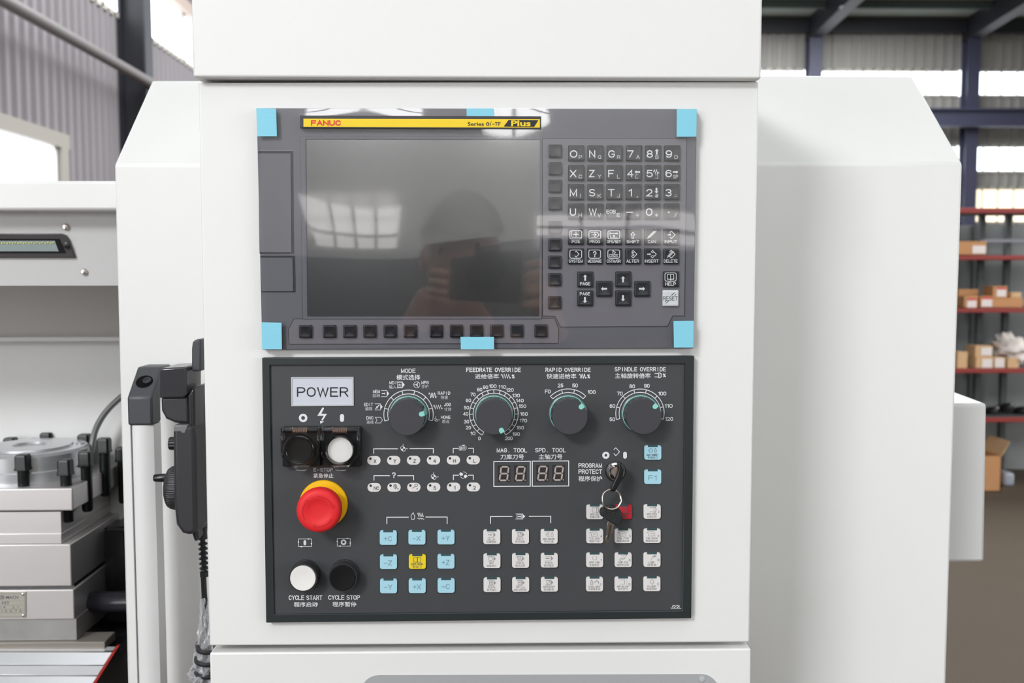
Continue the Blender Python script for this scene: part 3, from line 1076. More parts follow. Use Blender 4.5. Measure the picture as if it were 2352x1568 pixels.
# toolholder plate frame (square ring look: full plate)
build('clamp_plate', MB().box(TX0, sx1, YT, YT + S, z_b, z_t), TURM, tp, bevel=.002)
zn1, zn2 = T(0, 1176).z, T(0, 1249).z
nx = T(140, 1200).x
build('turret_neck', MB().box(TX0 - .05, nx, YT + .0, YT + S - .01, T(0, 1225, YT).z, zn1), TURM, tp)
build('turret_base', MB().box(TX0 - .05, nx + .001, YT - .002, YT + S, zn2, T(0, 1225, YT).z), TURM, tp, bevel=.001)
cR = 126 * (YT + .10 + .908) / FPX
cc_ = T(72, 1100, YT + .10)
capz1 = T(72, 1046 - 21, YT + .1).z
capc = Vector((cc_.x, YT + .10, 0))
z_a = z_t
mb = MB()
mb.lathe((capc.x, capc.y, z_a), (0, 0, 1), [(cR * 1.02, 0), (cR * 1.02, .016), (cR, .018), (cR, capz1 - z_a - .004), (cR - .004, capz1 - z_a), (cR * .72, capz1 - z_a), (cR * .70, capz1 - z_a + .003), (cR * .3, capz1 - z_a + .003), (cR * .28, capz1 - z_a + .0), (.001, capz1 - z_a)], 56)
cap = build('round_cap', mb, TURC, tp, angle=30)
for t in (20, 110, 200, 290):
    p = Vector((capc.x + math.cos(math.radians(t)) * cR * .84, capc.y + math.sin(math.radians(t)) * cR * .84, capz1))
    build('cap_screw', MB().lathe(p, (0, 0, 1), [(.006, 0), (.006, .002), (.003, .002), (.003, .0008), (.0001, .0008)], 14), TURC, cap)


def clampbolt(px, ytop, Y, full=True, first=[None]):
    a = P(px, ytop, Y)
    if first[0] is None:
        mb = MB()
        s_ = .0088
        def sq(r, z, k=.28):
            pts = []
            for i in range(4):
                t = PI / 4 + i * PI / 2
                for e in (-k, k):
                    pts.append(Vector((math.cos(t + e * .6) * r * 1.25, math.sin(t + e * .6) * r * 1.25, z)))
            return pts
        mb.rings([sq(s_ * .8, .001), sq(s_, -.002), sq(s_, -.017), sq(s_ * 1.10, -.019), sq(s_ * 1.10, -.021), sq(s_ * .8, -.022)])
        mb.lathe((0, 0, 0), (0, 0, -1), [(.0078, .021), (.0078, .085), (.006, .088)], 14)
        mb.v = [v + a for v in mb.v]
        o = build('clamp_bolt', mb, BOLT, tp, origin=a)
        first[0] = o
        return o
    return clone(first[0], a, tp)


for px, yt, Y in ((52, 1045, YT + .018), (150, 1056, YT + .018), (-48, 1045, YT + .018), (197, 1038, YT + .06), (239, 1007, YT + .115), (281, 1028, YT + .165), (194, 998, YT + .17), (108, 994, YT + .18), (24, 1006, YT + .16)):
    clampbolt(px, yt, Y)
# bolts' feet under the plate
for px, y0_, y1_, Y in ((57, 1172, 1186, YT + .02), (158, 1172, 1197, YT + .02)):
    a, b = P(px, y1_, Y), P(px, y0_, Y)
    build('bolt_foot', MB().lathe(b, (0, 0, -1), [(.0062, 0), (.0062, b.z - a.z), (.004, b.z - a.z + .001)], 12), BOLT, tp)
# cross slide under the turret
cs = thing('cross_slide', 'stacked steel cross slide under the tool turret with an engraved plate', 'machine slide', T(80, 1480))
zz = [T(0, y).z for y in (1249, 1345, 1352, 1420, 1470, 1486)]
build('upper_block', MB().box(TX0 - .2, T(166, 1300).x, YT - .004, YT + .34, zz[1], zz[0]), TURM, cs, bevel=.0015)
build('gap_strip', MB().box(TX0 - .2, T(168, 1350).x, YT + .004, YT + .3, zz[2], zz[1]), BLACK, cs, smooth=False)
build('lower_block', MB().box(TX0 - .2, T(174, 1390).x, YT - .006, YT + .34, zz[3], zz[2]), TURM, cs, bevel=.0015)
build('grimy_block', MB().box(TX0 - .2, T(178, 1440).x, YT - .003, YT + .34, zz[4], zz[3]), TURG, cs, bevel=.001)
build('foot_strip', MB().box(TX0 - .2, T(247, 1478).x, YT - .01, YT + .03, zz[5] - .002, zz[4]), mat('foot_strip_steel', (150, 144, 136), .45, metal=.3), cs, bevel=.001)
build('dark_flank', MB().box(T(178, 1300).x, T(178, 1300).x + .12, YT + .10, YT + .34, zz[5], zz[0] - .008), BLACK, cs, smooth=False)
# engraved plate
YP = YT - .0075
pl = build('engraved_plate', MB().pp([(-60, 1358), (59, 1359), (59, 1418), (-60, 1418)], YP, YT - .004), PLQ, cs, bevel=.0003)
l = MB()
l.line([(-58, 1363), (56, 1363), (56, 1415), (-58, 1415)], .8, YP - .0001, closed=True)
for y in (1379, 1389, 1398, 1407):
    l.line([(-55, y), (52, y)], .5, YP - .0001)
build('engraved_frame', l, PRINTD, pl, flat=True)
text('昆通机加 MACH', -30, 42, 1366, 1376, YP - .0002, PRINTD, pl, name='engraved_text')
text('No. MT', -20, 22, 1381, 1388, YP - .0002, PRINTD, pl, name='engraved_text')
text('1 2 0 4   2 1', -25, 42, 1391, 1397, YP - .0002, PRINTD, pl, name='engraved_text')
text('2 0 1 0 0 7 5', -20, 50, 1399.5, 1406, YP - .0002, PRINTD, pl, name='engraved_text')
for x, y in ((53, 1364), (54, 1413)):
    c = P(x, y, YP)
    build('rivet', MB().lathe(c, (0, -1, 0), [(.0022, 0), (.0018, .001), (.0001, .0014)], 12), CHROME, pl)
# black spindle / motor tube
ax = P(178, 1382, YT + .05)
mo = thing('drive_motor', 'black horizontal motor tube with bolted flange beside the cross slide', 'motor', ax)
sc_ = (YT + .058 + .908) / FPX
build('flange', MB().lathe(ax, (1, 0, 0), [(31 * sc_, 0), (33 * sc_, .002), (33 * sc_, .010), (26 * sc_, .012)], 32), BLACKM, mo)
build('motor_tube', MB().lathe(ax, (1, 0, 0), [(22 * sc_, .012), (22 * sc_, .022), (24 * sc_, .024), (24 * sc_, .16)], 32), mat('motor_black_gloss', (40, 40, 46), .22), mo)
for dz, dy in ((27, -.008), (-27, -.008)):
    build('flange_bolt', MB().lathe(ax + Vector((.012, dy, dz * sc_)), (1, 0, 0), [(.003, 0), (.003, .003), (.0001, .0035)], 10), CHROME, mo)
# telescopic way cover
wc = thing('way_cover', 'bright steel telescopic way cover with red wiper edge at the picture corner', 'way cover', P(120, 1560, YT - .03))
steps = [(1484, 1497), (1497, 1528), (1528, 1552), (1552, 1580), (1580, 1610)]
edge = lambda y: 272 - (y - 1484) * .62
for i, (y0_, y1_) in enumerate(steps):
    Yc = YT - .012 - i * .016
    A_ = [P(-160, y0_, Yc + .008), P(edge(y0_) - 6, y0_, Yc + .008), P(edge(y1_) - 6, y1_ - 1.5, Yc - .004), P(-160, y1_ - 1.5, Yc - .004)]
    build('cover_plate', MB().loft(A_, [p + Vector((0, .004, -.004)) for p in A_]), COVER, wc, bevel=.0008)
    lip = [P(-160, y1_ - 1.5, Yc - .005), P(edge(y1_) - 6, y1_ - 1.5, Yc - .005), P(edge(y1_) - 6, y1_ + .5, Yc - .005), P(-160, y1_ + .5, Yc - .005)]
    build('cover_lip', MB().loft(lip, [p + Vector((0, .006, 0)) for p in lip]), CHROME, wc)
    A_ = [P(edge(y0_) - 6, y0_, Yc - .006), P(edge(y0_) + 1, y0_, Yc - .006), P(edge(y1_) + 1, y1_, Yc - .006), P(edge(y1_) - 6, y1_, Yc - .006)]
    build('red_wiper', MB().loft(A_, [p + Vector((0, .008, 0)) for p in A_]), REDW, wc, bevel=.0006)
build('dark_chip_tray', MB().box(T(120, 1500).x, T(120, 1500).x + .45, YT + .0, YT + .1, .3, T(0, 1487).z - .004), BLACK, wc, smooth=False)
# flexible steel hose
mb = MB()
hp = [(300, 895), (278, 912), (252, 936), (232, 962), (217, 995), (208, 1042)]
pts = []
for i in range(len(hp) - 1):
    for k in range(8):
        u = k / 8
        p_, q_ = hp[i], hp[i + 1]
        a_, b_ = hp[max(i - 1, 0)], hp[min(i + 2, len(hp) - 1)]
        g_ = [.5 * (2 * p_[j] + (q_[j] - a_[j]) * u + (2 * a_[j] - 5 * p_[j] + 4 * q_[j] - b_[j]) * u * u + (3 * p_[j] - a_[j] - 3 * q_[j] + b_[j]) * u ** 3) for j in (0, 1)]
        pts.append(P(g_[0], g_[1], YT + .14))
dense = []
for a, b in zip(pts[:-1], pts[1:]):
    for k in range(4):
        dense.append(a.lerp(b, k / 4))
mb.tube(dense, [.0045 + (.0006 if i % 2 else 0) for i in range(len(dense))], 10)
tag(build('flexible_hose', mb, mat('hose_steel', (170, 172, 172), .3, metal=.7)), 'thin flexible steel hose curving down behind the turret bolts', 'hose')

# ================================================================== CONTROL CASING
YC = 0.008
uc = thing('upper_casing', 'white upper casing box overhanging the control cabinet', 'casing', (0, .1, P(1100, 180, -.004).z))
YU = -.0035
a, b = P(443, 178, YU), P(1748.5, 180, YU)
top = P(1100, -60, YU).z
build('casing_shell', MB().box(a.x, b.x, YU, .235, (a.z + b.z) / 2, top), WHITE, uc, bevel=.0022, segs=3)
cc1 = thing('control_cabinet', 'white control cabinet carrying the screen unit and the operator panel', 'cabinet', (0, .1, P(1100, 1478, YC).z))
pts = [(455.5, 189.5), (1743, 187), (1722, 1475), (480.5, 1483)]
W_ = [P(x, y, YC) for x, y in pts]
build('cabinet_shell', MB().loft(W_, [Vector((p.x, .2415, p.z)) for p in W_]), WHITE, cc1, bevel=.0018, segs=3)
lc = thing('lower_cabinet', 'white lower cabinet with a grey rounded recess under the control cabinet', 'cabinet', (0, .1, .6))
pts = [(481.5, 1499), (1725, 1489.5), (1724, 1640), (484, 1640)]
W_ = [P(x, y, YC) for x, y in pts]
sh_ = build('cabinet_shell', MB().loft(W_, [Vector((p.x, .2415, p.z)) for p in W_]), WHITE, lc, bevel=.0018, segs=3)
rec = rrect(828, 1652, 1549, 1900, 42, 8)
rim = [(x, y - (x - 1240) * .0035) for x, y in rec]
c = P(1240, 1700, YC)
# recess: rim ring proud by half a millimetre over a grey sunken plate
build('recess_plate', MB().poly(rim, YC - .0006, .0004), POCKET, lc, flat=False)
cpt = P(1612, 1558, YC - .0006)
build('recess_screw', MB().lathe(cpt, (0, -1, 0), [(.0028, 0), (.0028, .0008), (.0001, .0012)], 14), PRINTG, lc)

# ================================================================== SCREEN UNIT
du = thing('display_unit', 'grey control screen unit with black alphabet keypad under clear film', 'control screen', P(1096, 802, 0))
W_ = [P(x, y, 0) for x, y in ((589, 248), (1601, 250), (1593, 800), (602, 803))]
build('housing', MB().loft(W_, [Vector((p.x, YC, p.z)) for p in W_]), DISPB, du, bevel=.0008)
# screen recess
scr = [(703, 320), (1240, 321), (1239, 727), (706, 727)]
build('screen', MB().pp(scr, -.0002, YC), SCREEN, du)
fr = MB()
ring_prism(fr, [(690, 313), (1246, 313), (1245, 733), (694, 733)], scr, -.0012, YC)
build('screen_bezel', fr, DISPB, du, bevel=.0006)
# keypad sheet and softkey sheets with dark joint lines
kp = [(1246, 318), (1577.5, 318), (1572, 725), (1545, 725), (1533, 749), (1288, 750.5), (1275, 726), (1246.5, 725)]
build('keypad_sheet', MB().poly(kp, -.0006, .002), DISPP, du, bevel=.0001)
build('joint_line', MB().line(kp, 1.2, -.0007, closed=True), LINE, du, flat=True)
sk = [(675, 732), (1273, 731), (1283, 755), (1282, 788), (664, 790), (662, 757)]
build('softkey_sheet', MB().poly(sk, -.0006, .002), DISPP, du, bevel=.0001)
build('joint_line', MB().line(sk, 1.2, -.0007, closed=True), LINE, du, flat=True)
# slot covers at the side
for (x0, x1, y0_, y1_, nm) in ((593, 668, 352, 580, 'memory card slot cover'), (598, 672, 592, 669, 'port cover')):
    build('slot_recess', MB().poly([(x0, y0_ - 6), (x1 + 5, y0_ - 6), (x1 + 7, y1_ + 2), (x0 + 3, y1_ + 2)], -.0004, .002), LINE, du)
    o = build('slot_cover', MB().poly([(x0, y0_), (x1, y0_), (x1 + 2, y1_), (x0 + 3, y1_)], -.0013, .003), DISPB, du, bevel=.0004)
    build('light_edge', MB().line([(x0, y0_ - 6), (x1 + 6, y0_ - 6)], 1.2, -.0014), EDGEL, o, flat=True)
# name plate
npl = build('name_plate', MB().poly([(689, 265), (1243, 267), (1243, 296.5), (689, 293.5)], -.0060, .0075), NAMEK, du, bevel=.0003)
build('yellow_strip', MB().poly([(697, 272.5), (1240, 273.5), (1240, 293), (697, 291)], -.0063, .0003), YELLOW, npl, smooth=False)
text('FANUC', 714, 783, 276, 288.5, -.0065, PRINTR, npl, lw=2.9, label='red maker lettering')
text('Series 0', 1074, 1124, 280.3, 289, -.0065, PRINTK, npl, bold=.02)
text('i', 1124.5, 1129, 278.5, 289, -.0065, PRINTK, npl, bold=.01, shear=.4)
text('-TF', 1130.5, 1150, 280.5, 289, -.0065, PRINTK, npl, bold=.02)
build('black_lozenge', MB().poly([(1157, 290.5), (1168, 275.5), (1236.5, 276), (1227, 291)], -.0065), PRINTK, npl, flat=True)
text('Plus', 1174, 1219, 276.5, 290, -.0067, YELLOW, npl, bold=.03, label='yellow lettering')


# ---- dished keys
def key_mesh(name, w2, m, hgt=.0030):
    mb = MB()
    hw = w2 / 2
    n = 5

    def sq(h, r, y):
        pts = []
        for cx, cz, a in ((h - r, -(h - r), -PI / 2), (h - r, h - r, 0), (-(h - r), h - r, PI / 2), (-(h - r), -(h - r), PI)):
            for i in range(n + 1):
                t = a + PI / 2 * i / n
                pts.append(Vector((cx + r * math.cos(t), y, cz + r * math.sin(t))))
        return pts
    R_ = [sq(hw, .0008, 0), sq(hw, .0009, -hgt + .0011), sq(hw - .0003, .0009, -hgt + .0004), sq(hw - .0009, .001, -hgt)]
    for s_, dp in ((.72, .00010), (.5, .00019), (.28, .00026), (.1, .00028)):
        R_.append([Vector((p.x * s_ / 1, -hgt + dp, p.z * s_)) for p in sq(hw, .0016, 0)])
    mb.rings(R_, ca=False)
    me_o = build(name, mb, m, None, origin=(0, 0, 0), angle=50)
    return me_o


kproto = key_mesh('letter_key', 36.2 * PX, KEYB)
sproto = key_mesh('soft_key', 29.6 * PX, KEYB)
rproto = key_mesh('reset_key', 37 * PX, KEYW)
KT = -.00368      # plane of the key legends
colA = [1323.1, 1367.2, 1411.1, 1455.3, 1499.1, 1543.0]
colB = [1322.4, 1366.0, 1409.7, 1453.3, 1496.9, 1540.7]
rowy = [352.5, 397.4, 441.5, 485.8, 544.0, 588.5]
legends = [['OP', 'NQ', 'GR', '7A', '8B', '9D'], ['XC', 'ZY', 'FL', '4[', '5]', '6~'], ['MI', 'SK', 'TJ', '1,', '2#', '3='], ['UH', 'WV', '!E', '-+', '0*', './']]


def put_key(proto, cx, cy, label):
    return clone(proto, P(cx, cy, -.0006), du, label)


def arrow(mb, x, y, dirn, L, wd, Y):
    dx, dy = {'u': (0, -1), 'd': (0, 1), 'l': (-1, 0), 'r': (1, 0)}[dirn]
    nx_, ny_ = -dy, dx
    def q(a, b):
        return (x + dx * a + nx_ * b, y + dy * a + ny_ * b)
    mb.poly([q(-L / 2, -wd / 4.6), q(L / 2 - wd * .5, -wd / 4.6), q(L / 2 - wd * .5, -wd / 2), q(L / 2, 0), q(L / 2 - wd * .5, wd / 2), q(L / 2 - wd * .5, wd / 4.6), q(-L / 2, wd / 4.6)], Y)


for r in range(4):
    for c in range(6):
        u = (rowy[r] - rowy[0]) / (rowy[5] - rowy[0])
        cx = colA[c] + (colB[c] - colA[c]) * u
        cy = rowy[r]
        L = legends[r][c]
        k = put_key(kproto, cx, cy, None)
        m_, s_ = L[0], L[1]
        wd = {'O': 17, 'M': 16.5, 'W': 18, 'N': 14, 'G': 15.5, 'U': 14.5, 'X': 15, 'Z': 13, 'F': 13.5, 'S': 14.5, 'T': 15, '1': 8.5}.get(m_, 14.5)
        if m_ == '!':
            text('EOB', cx - 17.5, cx + 4, cy - 4.5, cy + 4.5, KT, PRINTW, k, name='key_legend', bold=.0)
        elif m_ == '-':
            icon(MB().line([(cx - 14.5, cy + 1.5), (cx - 1.5, cy + 1.5)], 2.4, KT), PRINTW, k, 'key_legend')
        elif m_ == '.':
            icon(MB().disc(P(cx - 5.5, cy + 1.5, KT), 2 * PX, 10), PRINTW, k, 'key_legend')
        else:
            x0 = cx - 14 if m_ not in '17' else cx - 14.5 + (3 if m_ == '1' else 0)
            text(m_, x0, x0 + wd, cy - 7.5, cy + 9.5, KT, PRINTW, k, name='key_legend', bold=.012)
        if m_ in '842 56' and m_ in '84256':
            mb = MB()
            if m_ == '8':
                arrow(mb, cx + 9.5, cy - 4, 'u', 13, 9, KT)
            elif m_ == '2':
                arrow(mb, cx + 9.5, cy - 4, 'd', 13, 9, KT)
            elif m_ == '4':
                arrow(mb, cx + 9, cy - 2.5, 'l', 12.5, 8, KT)
            elif m_ == '6':
                arrow(mb, cx + 9, cy - 2.5, 'r', 12.5, 8, KT)
            else:
                mb.line([(cx + 2.5, cy - 3), (cx + 4.5, cy - 8), (cx + 7, cy + 1), (cx + 9.5, cy - 8), (cx + 11.5, cy + 2), (cx + 13.5, cy - 2), (cx + 15, cy + 0)], 1.5, KT)
            icon(mb, PRINTW, k, 'key_symbol')
        if s_ == '~':
            text('SP', cx + 3, cx + 15, cy + 4, cy + 12.5, KT, PRINTG, k, name='key_legend')
        elif s_ == '[':
            icon(MB().line([(cx + 10.5, cy + 4), (cx + 5.5, cy + 4), (cx + 5.5, cy + 12), (cx + 10.5, cy + 12)], 1.3, KT), PRINTG, k, 'key_legend')
        elif s_ == ']':
            icon(MB().line([(cx + 7, cy + 4), (cx + 12, cy + 4), (cx + 12, cy + 12), (cx + 7, cy + 12)], 1.3, KT), PRINTG, k, 'key_legend')
        elif s_ in ',':
            icon(MB().line([(cx + 9.5, cy + 9.5), (cx + 9, cy + 12)], 2.2, KT), PRINTG, k, 'key_legend')
        else:
            ws = {'I': 1.4, 'J': 6.5, '=': 8, 'E': 7.5, 'L': 7, '/': 6, '*': 8, '+': 8.5}.get(s_, 8)
            hs = {'=': 5, '*': 8, '+': 8}.get(s_, 9)
            text(s_, cx + 10 - ws / 2, cx + 10 + ws / 2, cy + 8 - hs / 2, cy + 8 + hs / 2, KT, PRINTG, k, name='key_legend')


def tvframe(mb, cx, cy, w_=27, h=19):
    mb.line(rrect(cx - w_ / 2, cx + w_ / 2, cy - h / 2, cy + h / 2, 4, 3), 1.5, KT, closed=True)


names = [['POS', 'PROG', 'OFS/SET', 'SHIFT', 'CAN', 'INPUT'], ['SYSTEM', 'MESSAGE', 'CSTM/GR', 'ALTER', 'INSERT', 'DELETE']]
for r in range(2):
    for c in range(6):
        u = (rowy[4 + r] - rowy[0]) / (rowy[5] - rowy[0])
        cx = colA[c] + (colB[c] - colA[c]) * u
        cy = rowy[4 + r]
        s = names[r][c]
        k = put_key(kproto, cx, cy, None)
        wd = min(32, 5.2 * len(s) + 3)
        tc(s, cx, cy + 10.8, wd, 7.2, KT, PRINTW, k, name='key_legend', lw=1.05)
        mb = MB()
        y = cy - 5
        dia = lambda x_, s__=8.5, op=3.5: [(x_ - op, y - s__ + op), (x_, y - s__), (x_ + s__, y), (x_, y + s__), (x_ - op, y + s__ - op)]
        if s == 'POS':
            tvframe(mb, cx, y)
            mb.line([(cx - 9, y - 8), (cx - 9, y + 6), (cx + 12, y + 6)], 1.1, KT).line([(cx - 5, y - 1), (cx + 6, y - 1)], 1.6, KT).line([(cx + .5, y - 6), (cx + .5, y + 4)], 1.6, KT)
        elif s == 'PROG':
            tvframe(mb, cx, y)
            mb.line([(cx - 9, y - 6), (cx + 5, y - 6), (cx + 10, y), (cx + 5, y + 6), (cx - 9, y + 6)], 1.3, KT).line([(cx - 1, y - 4), (cx + 3, y), (cx - 1, y + 4)], 1.5, KT).line([(cx - 5, y), (cx + 2, y)], 1.5, KT)
        elif s == 'OFS/SET':
            tvframe(mb, cx, y)
            mb.line([(cx - 9, y - 7), (cx - 9, y)], 1.2, KT).line([(cx - 9, y - 3), (cx + 9, y - 3)], 1.6, KT).line([(cx - 8, y + 2), (cx - 8, y + 7), (cx + 8, y + 7)], 1.2, KT).disc(P(cx, y + 3, KT), 2.3 * PX, 10)
            arrow(mb, cx + 6, y - 3, 'r', 7, 5, KT)
        elif s == 'SHIFT':
            mb.line([(cx - 2, y + 8), (cx - 2, y), (cx - 4.5, y), (cx, y - 6), (cx + 4.5, y), (cx + 2, y), (cx + 2, y + 8)], 1.4, KT, closed=True)
        elif s == 'CAN':
            for q_ in (-2.6, 0, 2.6):
                mb.line([(cx - 7 + q_, y + 6), (cx + 7 + q_, y - 8)], 1.4, KT)
            mb.line([(cx - 10, y + 9), (cx - 6, y + 5)], 1.4, KT)
        elif s == 'INPUT':
            mb.line(dia(cx + 1), 1.5, KT)
            arrow(mb, cx - 3.5, y, 'r', 8, 6, KT)
        elif s == 'SYSTEM':
            tvframe(mb, cx, y)
            mb.line([(cx - 1, y - 5), (cx + 1, y - 7), (cx + 7.5, y), (cx + 1, y + 6.5), (cx - 2, y + 4)], 1.5, KT)
        elif s == 'MESSAGE':
            tvframe(mb, cx, y)
            tc('?', cx, y, 8, 14, KT, PRINTW, k, name='key_legend')
        elif s == 'CSTM/GR':
            tvframe(mb, cx, y)
            mb.line([(cx - 10, y + 1), (cx + 10, y + 1)], 1.1, KT).line([(cx - 10, y + 6), (cx + 10, y + 6)], 1.1, KT).line([(cx - 10, y + 1), (cx - 10, y + 6)], 1.1, KT).line([(cx - 6, y + 4), (cx - 2, y + 3), (cx + 2, y + 4.4), (cx + 8, y + 3)], 1.1, KT)
            mb.line([(cx - 2, y - 1), (cx - 2, y - 8), (cx + 4, y - 4), (cx + 1, y - 1)], 1.6, KT)
        elif s == 'ALTER':
            mb.line(dia(cx + 1), 1.5, KT)
            tc('S', cx + .5, y, 6, 9, KT, PRINTW, k, name='key_legend')
        elif s == 'INSERT':
            mb.line(dia(cx + 2), 1.5, KT).line([(cx, y - 3.5), (cx + 4, y - 3.5)], 1.2, KT).line([(cx, y + 3), (cx + 4, y + 3)], 1.2, KT)
            arrow(mb, cx - 6, y, 'r', 9, 6, KT)
        elif s == 'DELETE':
            mb.line(dia(cx + 1, 9, 4), 1.5, KT)
            for q_ in (-2.6, 0, 2.6):
                mb.line([(cx - 5 + q_, y + 5), (cx + 5 + q_, y - 6)], 1.2, KT)
            mb.line([(cx - 8, y + 8), (cx - 5, y + 5)], 1.2, KT)
        icon(mb, PRINTW, k, 'key_symbol')
for (cx, cy, dr, tx) in ((1344, 641.5, 'u', 'PAGE'), (1343.6, 684.7, 'd', 'PAGE'), (1387.5, 663, 'l', ''), (1431.1, 641.3, 'u', ''), (1431, 684.5, 'd', ''), (1474.5, 663, 'r', '')):
    k = put_key(kproto, cx, cy, None)
    mb = MB()
    off = 0
    if tx:
        off = -4 if dr == 'u' else 4
        tc(tx, cx, cy + (10 if dr == 'u' else -10), 24, 7.5, KT, PRINTW, k, name='key_legend', bold=.01)
    arrow(mb, cx, cy + off, dr, 14, 9.5, KT)
    icon(mb, PRINTW, k, 'key_symbol')
k = put_key(kproto, 1540.3, 641, None)
mb = MB()
y = 636
tvframe(mb, 1540.3, y, 26, 19)
mb.line([(1533, y - 6), (1533, y + 5), (1538.5, y + 5), (1540.3, y + 7), (1542, y + 5), (1547.5, y + 5), (1547.5, y - 6)], 1.4, KT, closed=True).line([(1540.3, y - 6), (1540.3, y + 5)], 1.6, KT)
icon(mb, PRINTW, k, 'key_symbol')
tc('HELP', 1540.3, 652, 24, 8, KT, PRINTW, k, name='key_legend', bold=.005)
k = put_key(rproto, 1539.4, 684.5, 'white reset key with diagonal dashes')
tc('RESET', 1539.6, 685, 34, 9.5, KT, PRINTD, k, name='key_legend', lw=1.1)
mb = MB()
for a, b in (((1542.5, 678), (1549, 672)), ((1549.5, 678.5), (1552.5, 675.5)), ((1530, 696), (1536.5, 690)), ((1527.5, 692.5), (1530, 690))):
    mb.line([a, b], 1.4, KT)
icon(mb, PRINTD, k, 'key_symbol')
for yc in (347.5, 388, 428, 468, 522.5, 562, 601.8, 641.8, 694.6):
    put_key(sproto, 1274.9 - (yc - 347) * .003, yc, None)
for xc in (702.5, 757.5, 803.8, 850, 896.5, 942.7, 1002.2, 1048.5, 1094.6, 1141.2, 1187, 1242.3):
    put_key(sproto, xc, 760.8 - (xc - 700) * .0027, None)
for p_ in (kproto, sproto, rproto):
    bpy.data.objects.remove(p_)

# ---- blue tape pieces
def tape(pts, lbl, Y=-.0052, lift=0):
    A_ = [P(x, y, Y) for x, y in pts]
    n = 6
    mb = MB()
    o_ = build('blue_tape', MB().loft(A_, [p + Vector((0, .0006, 0)) for p in A_]), TAPE, None, bevel=.0001)
    tag(o_, lbl, 'tape', 'light blue tape pieces on the screen unit')


tape([(588.5, 248), (634, 249.5), (636, 313), (591, 313)], 'blue tape on the top corner by the yellow name strip')
tape([(1554.5, 250.5), (1600.5, 250), (1599.5, 314), (1554, 314)], 'blue tape on the top corner above the number keys')
tape([(600.5, 740), (646.5, 741), (647.5, 802), (602, 802)], 'blue tape on the bottom corner below the slot covers')
tape([(1547, 737), (1593.5, 736.5), (1592.5, 798), (1548, 798)], 'blue tape on the bottom corner below the white reset key')
tape([(1071.5, 249), (1134.5, 249), (1135, 268), (1072, 268)], 'blue tape at the middle of the top edge, above the yellow strip')
tape([(1057.5, 773.5), (1134.5, 773.5), (1135, 802), (1058.5, 802)], 'blue tape over the bottom edge, covering the lower row of soft keys', Y=-.0052)

# ---- clear protective film over the whole unit
mb = MB()
NX, NY = 64, 36
for j in range(NY + 1):
    for i in range(NX + 1):
        u, v = i / NX, j / NY
        xt = 590 + u * (1600 - 590)
        xb = 603 + u * (1592 - 603)
        x = xt + (xb - xt) * v
        y = 249 + v * (800.5 - 249)
        e = min(u, 1 - u, v * .55, (1 - v) * .55) * 8
        e = min(1, e)
        wv_ = .00022 * math.sin(5 * u + 4 * v) + .00008 * math.sin(11 * u - 8 * v + 1) + .00005 * math.sin(4 * u + 13 * v + 2)
        top_ = max(0, 1 - v * 9)
        mb.v.append(P(x, y, -.0047 + wv_ * e - .0002 * top_ * (1 + math.sin(19 * u)) * .5 * min(1, v * 40)))
for j in range(NY):
    for i in range(NX):
        a = j * (NX + 1) + i
        mb.f.append((a, a + 1, a + NX + 2, a + NX + 1))
o = build('protective_film', mb, FILM, du, flat=True)
o.data.shade_smooth()
o['label'] = 'clear wavy protective film'

# ================================================================== OPERATOR PANEL
op = thing('operator_panel', 'dark grey operator panel with rotary knobs, coloured keys and emergency stop', 'control panel', P(1100, 1428, 0))
YPL = .0022
outer = [(601.5, 821.5), (1595, 817), (1588, 1420), (611, 1430)]
inner = [(619.5, 839), (1573, 835.5), (1567, 1402), (629, 1411)]
mb = MB()
ring_prism(mb, outer, inner, 0, YC)
build('frame', mb, FRAME, op, bevel=.0007)
W_ = [P(x, y, YPL) for x, y in ((617, 837), (1576, 833), (1570, 1405), (626, 1414))]
build('face_plate', MB().loft(W_, [Vector((p.x, YC, p.z)) for p in W_]), PLATE, op, smooth=False)
TP = YPL - .00012


def prt(s, cx, cy, w_, h, m=PRINTW, bold=.0, **k):
    return tc(s, cx, cy, w_, h, TP, m, op, bold=bold, **k)


# power window
pw = build('power_display', MB().pp([(670.5, 868), (810, 867.5), (810.5, 929.5), (671, 930.5)], YPL - .0004, YC), LCD, op, smooth=False)
mb = MB()
ring_prism(mb, [(668.5, 866), (812, 865.5), (812.5, 931.5), (669, 932.5)], [(671.5, 869), (809, 868.5), (809.5, 928.5), (672, 929.5)], YPL - .0009, YC)
build('window_rim', mb, PRINTG, pw, smooth=False)
text('POWER', 682, 800, 888.8, 911, YPL - .0006, PRINTK, pw, lw=2.9, label='black POWER lettering')
mb = MB()
mb.ringflat(P(696.2, 959.5, TP), 4.4 * PX, 9.8 * PX)
icon(mb, PRINTW, op)
icon(MB().poly(rrect(780.8, 790.2, 950.5, 968.5, 4.6), TP), PRINTW, op)
icon(MB().poly([(741, 935), (744.5, 937), (738, 950), (751, 950), (741, 966), (738, 964), (743.5, 954.5), (729, 954.5)], TP).poly([(735, 966), (744.5, 967.5), (736, 973)], TP), PRINTW, op, label='white lightning symbol')


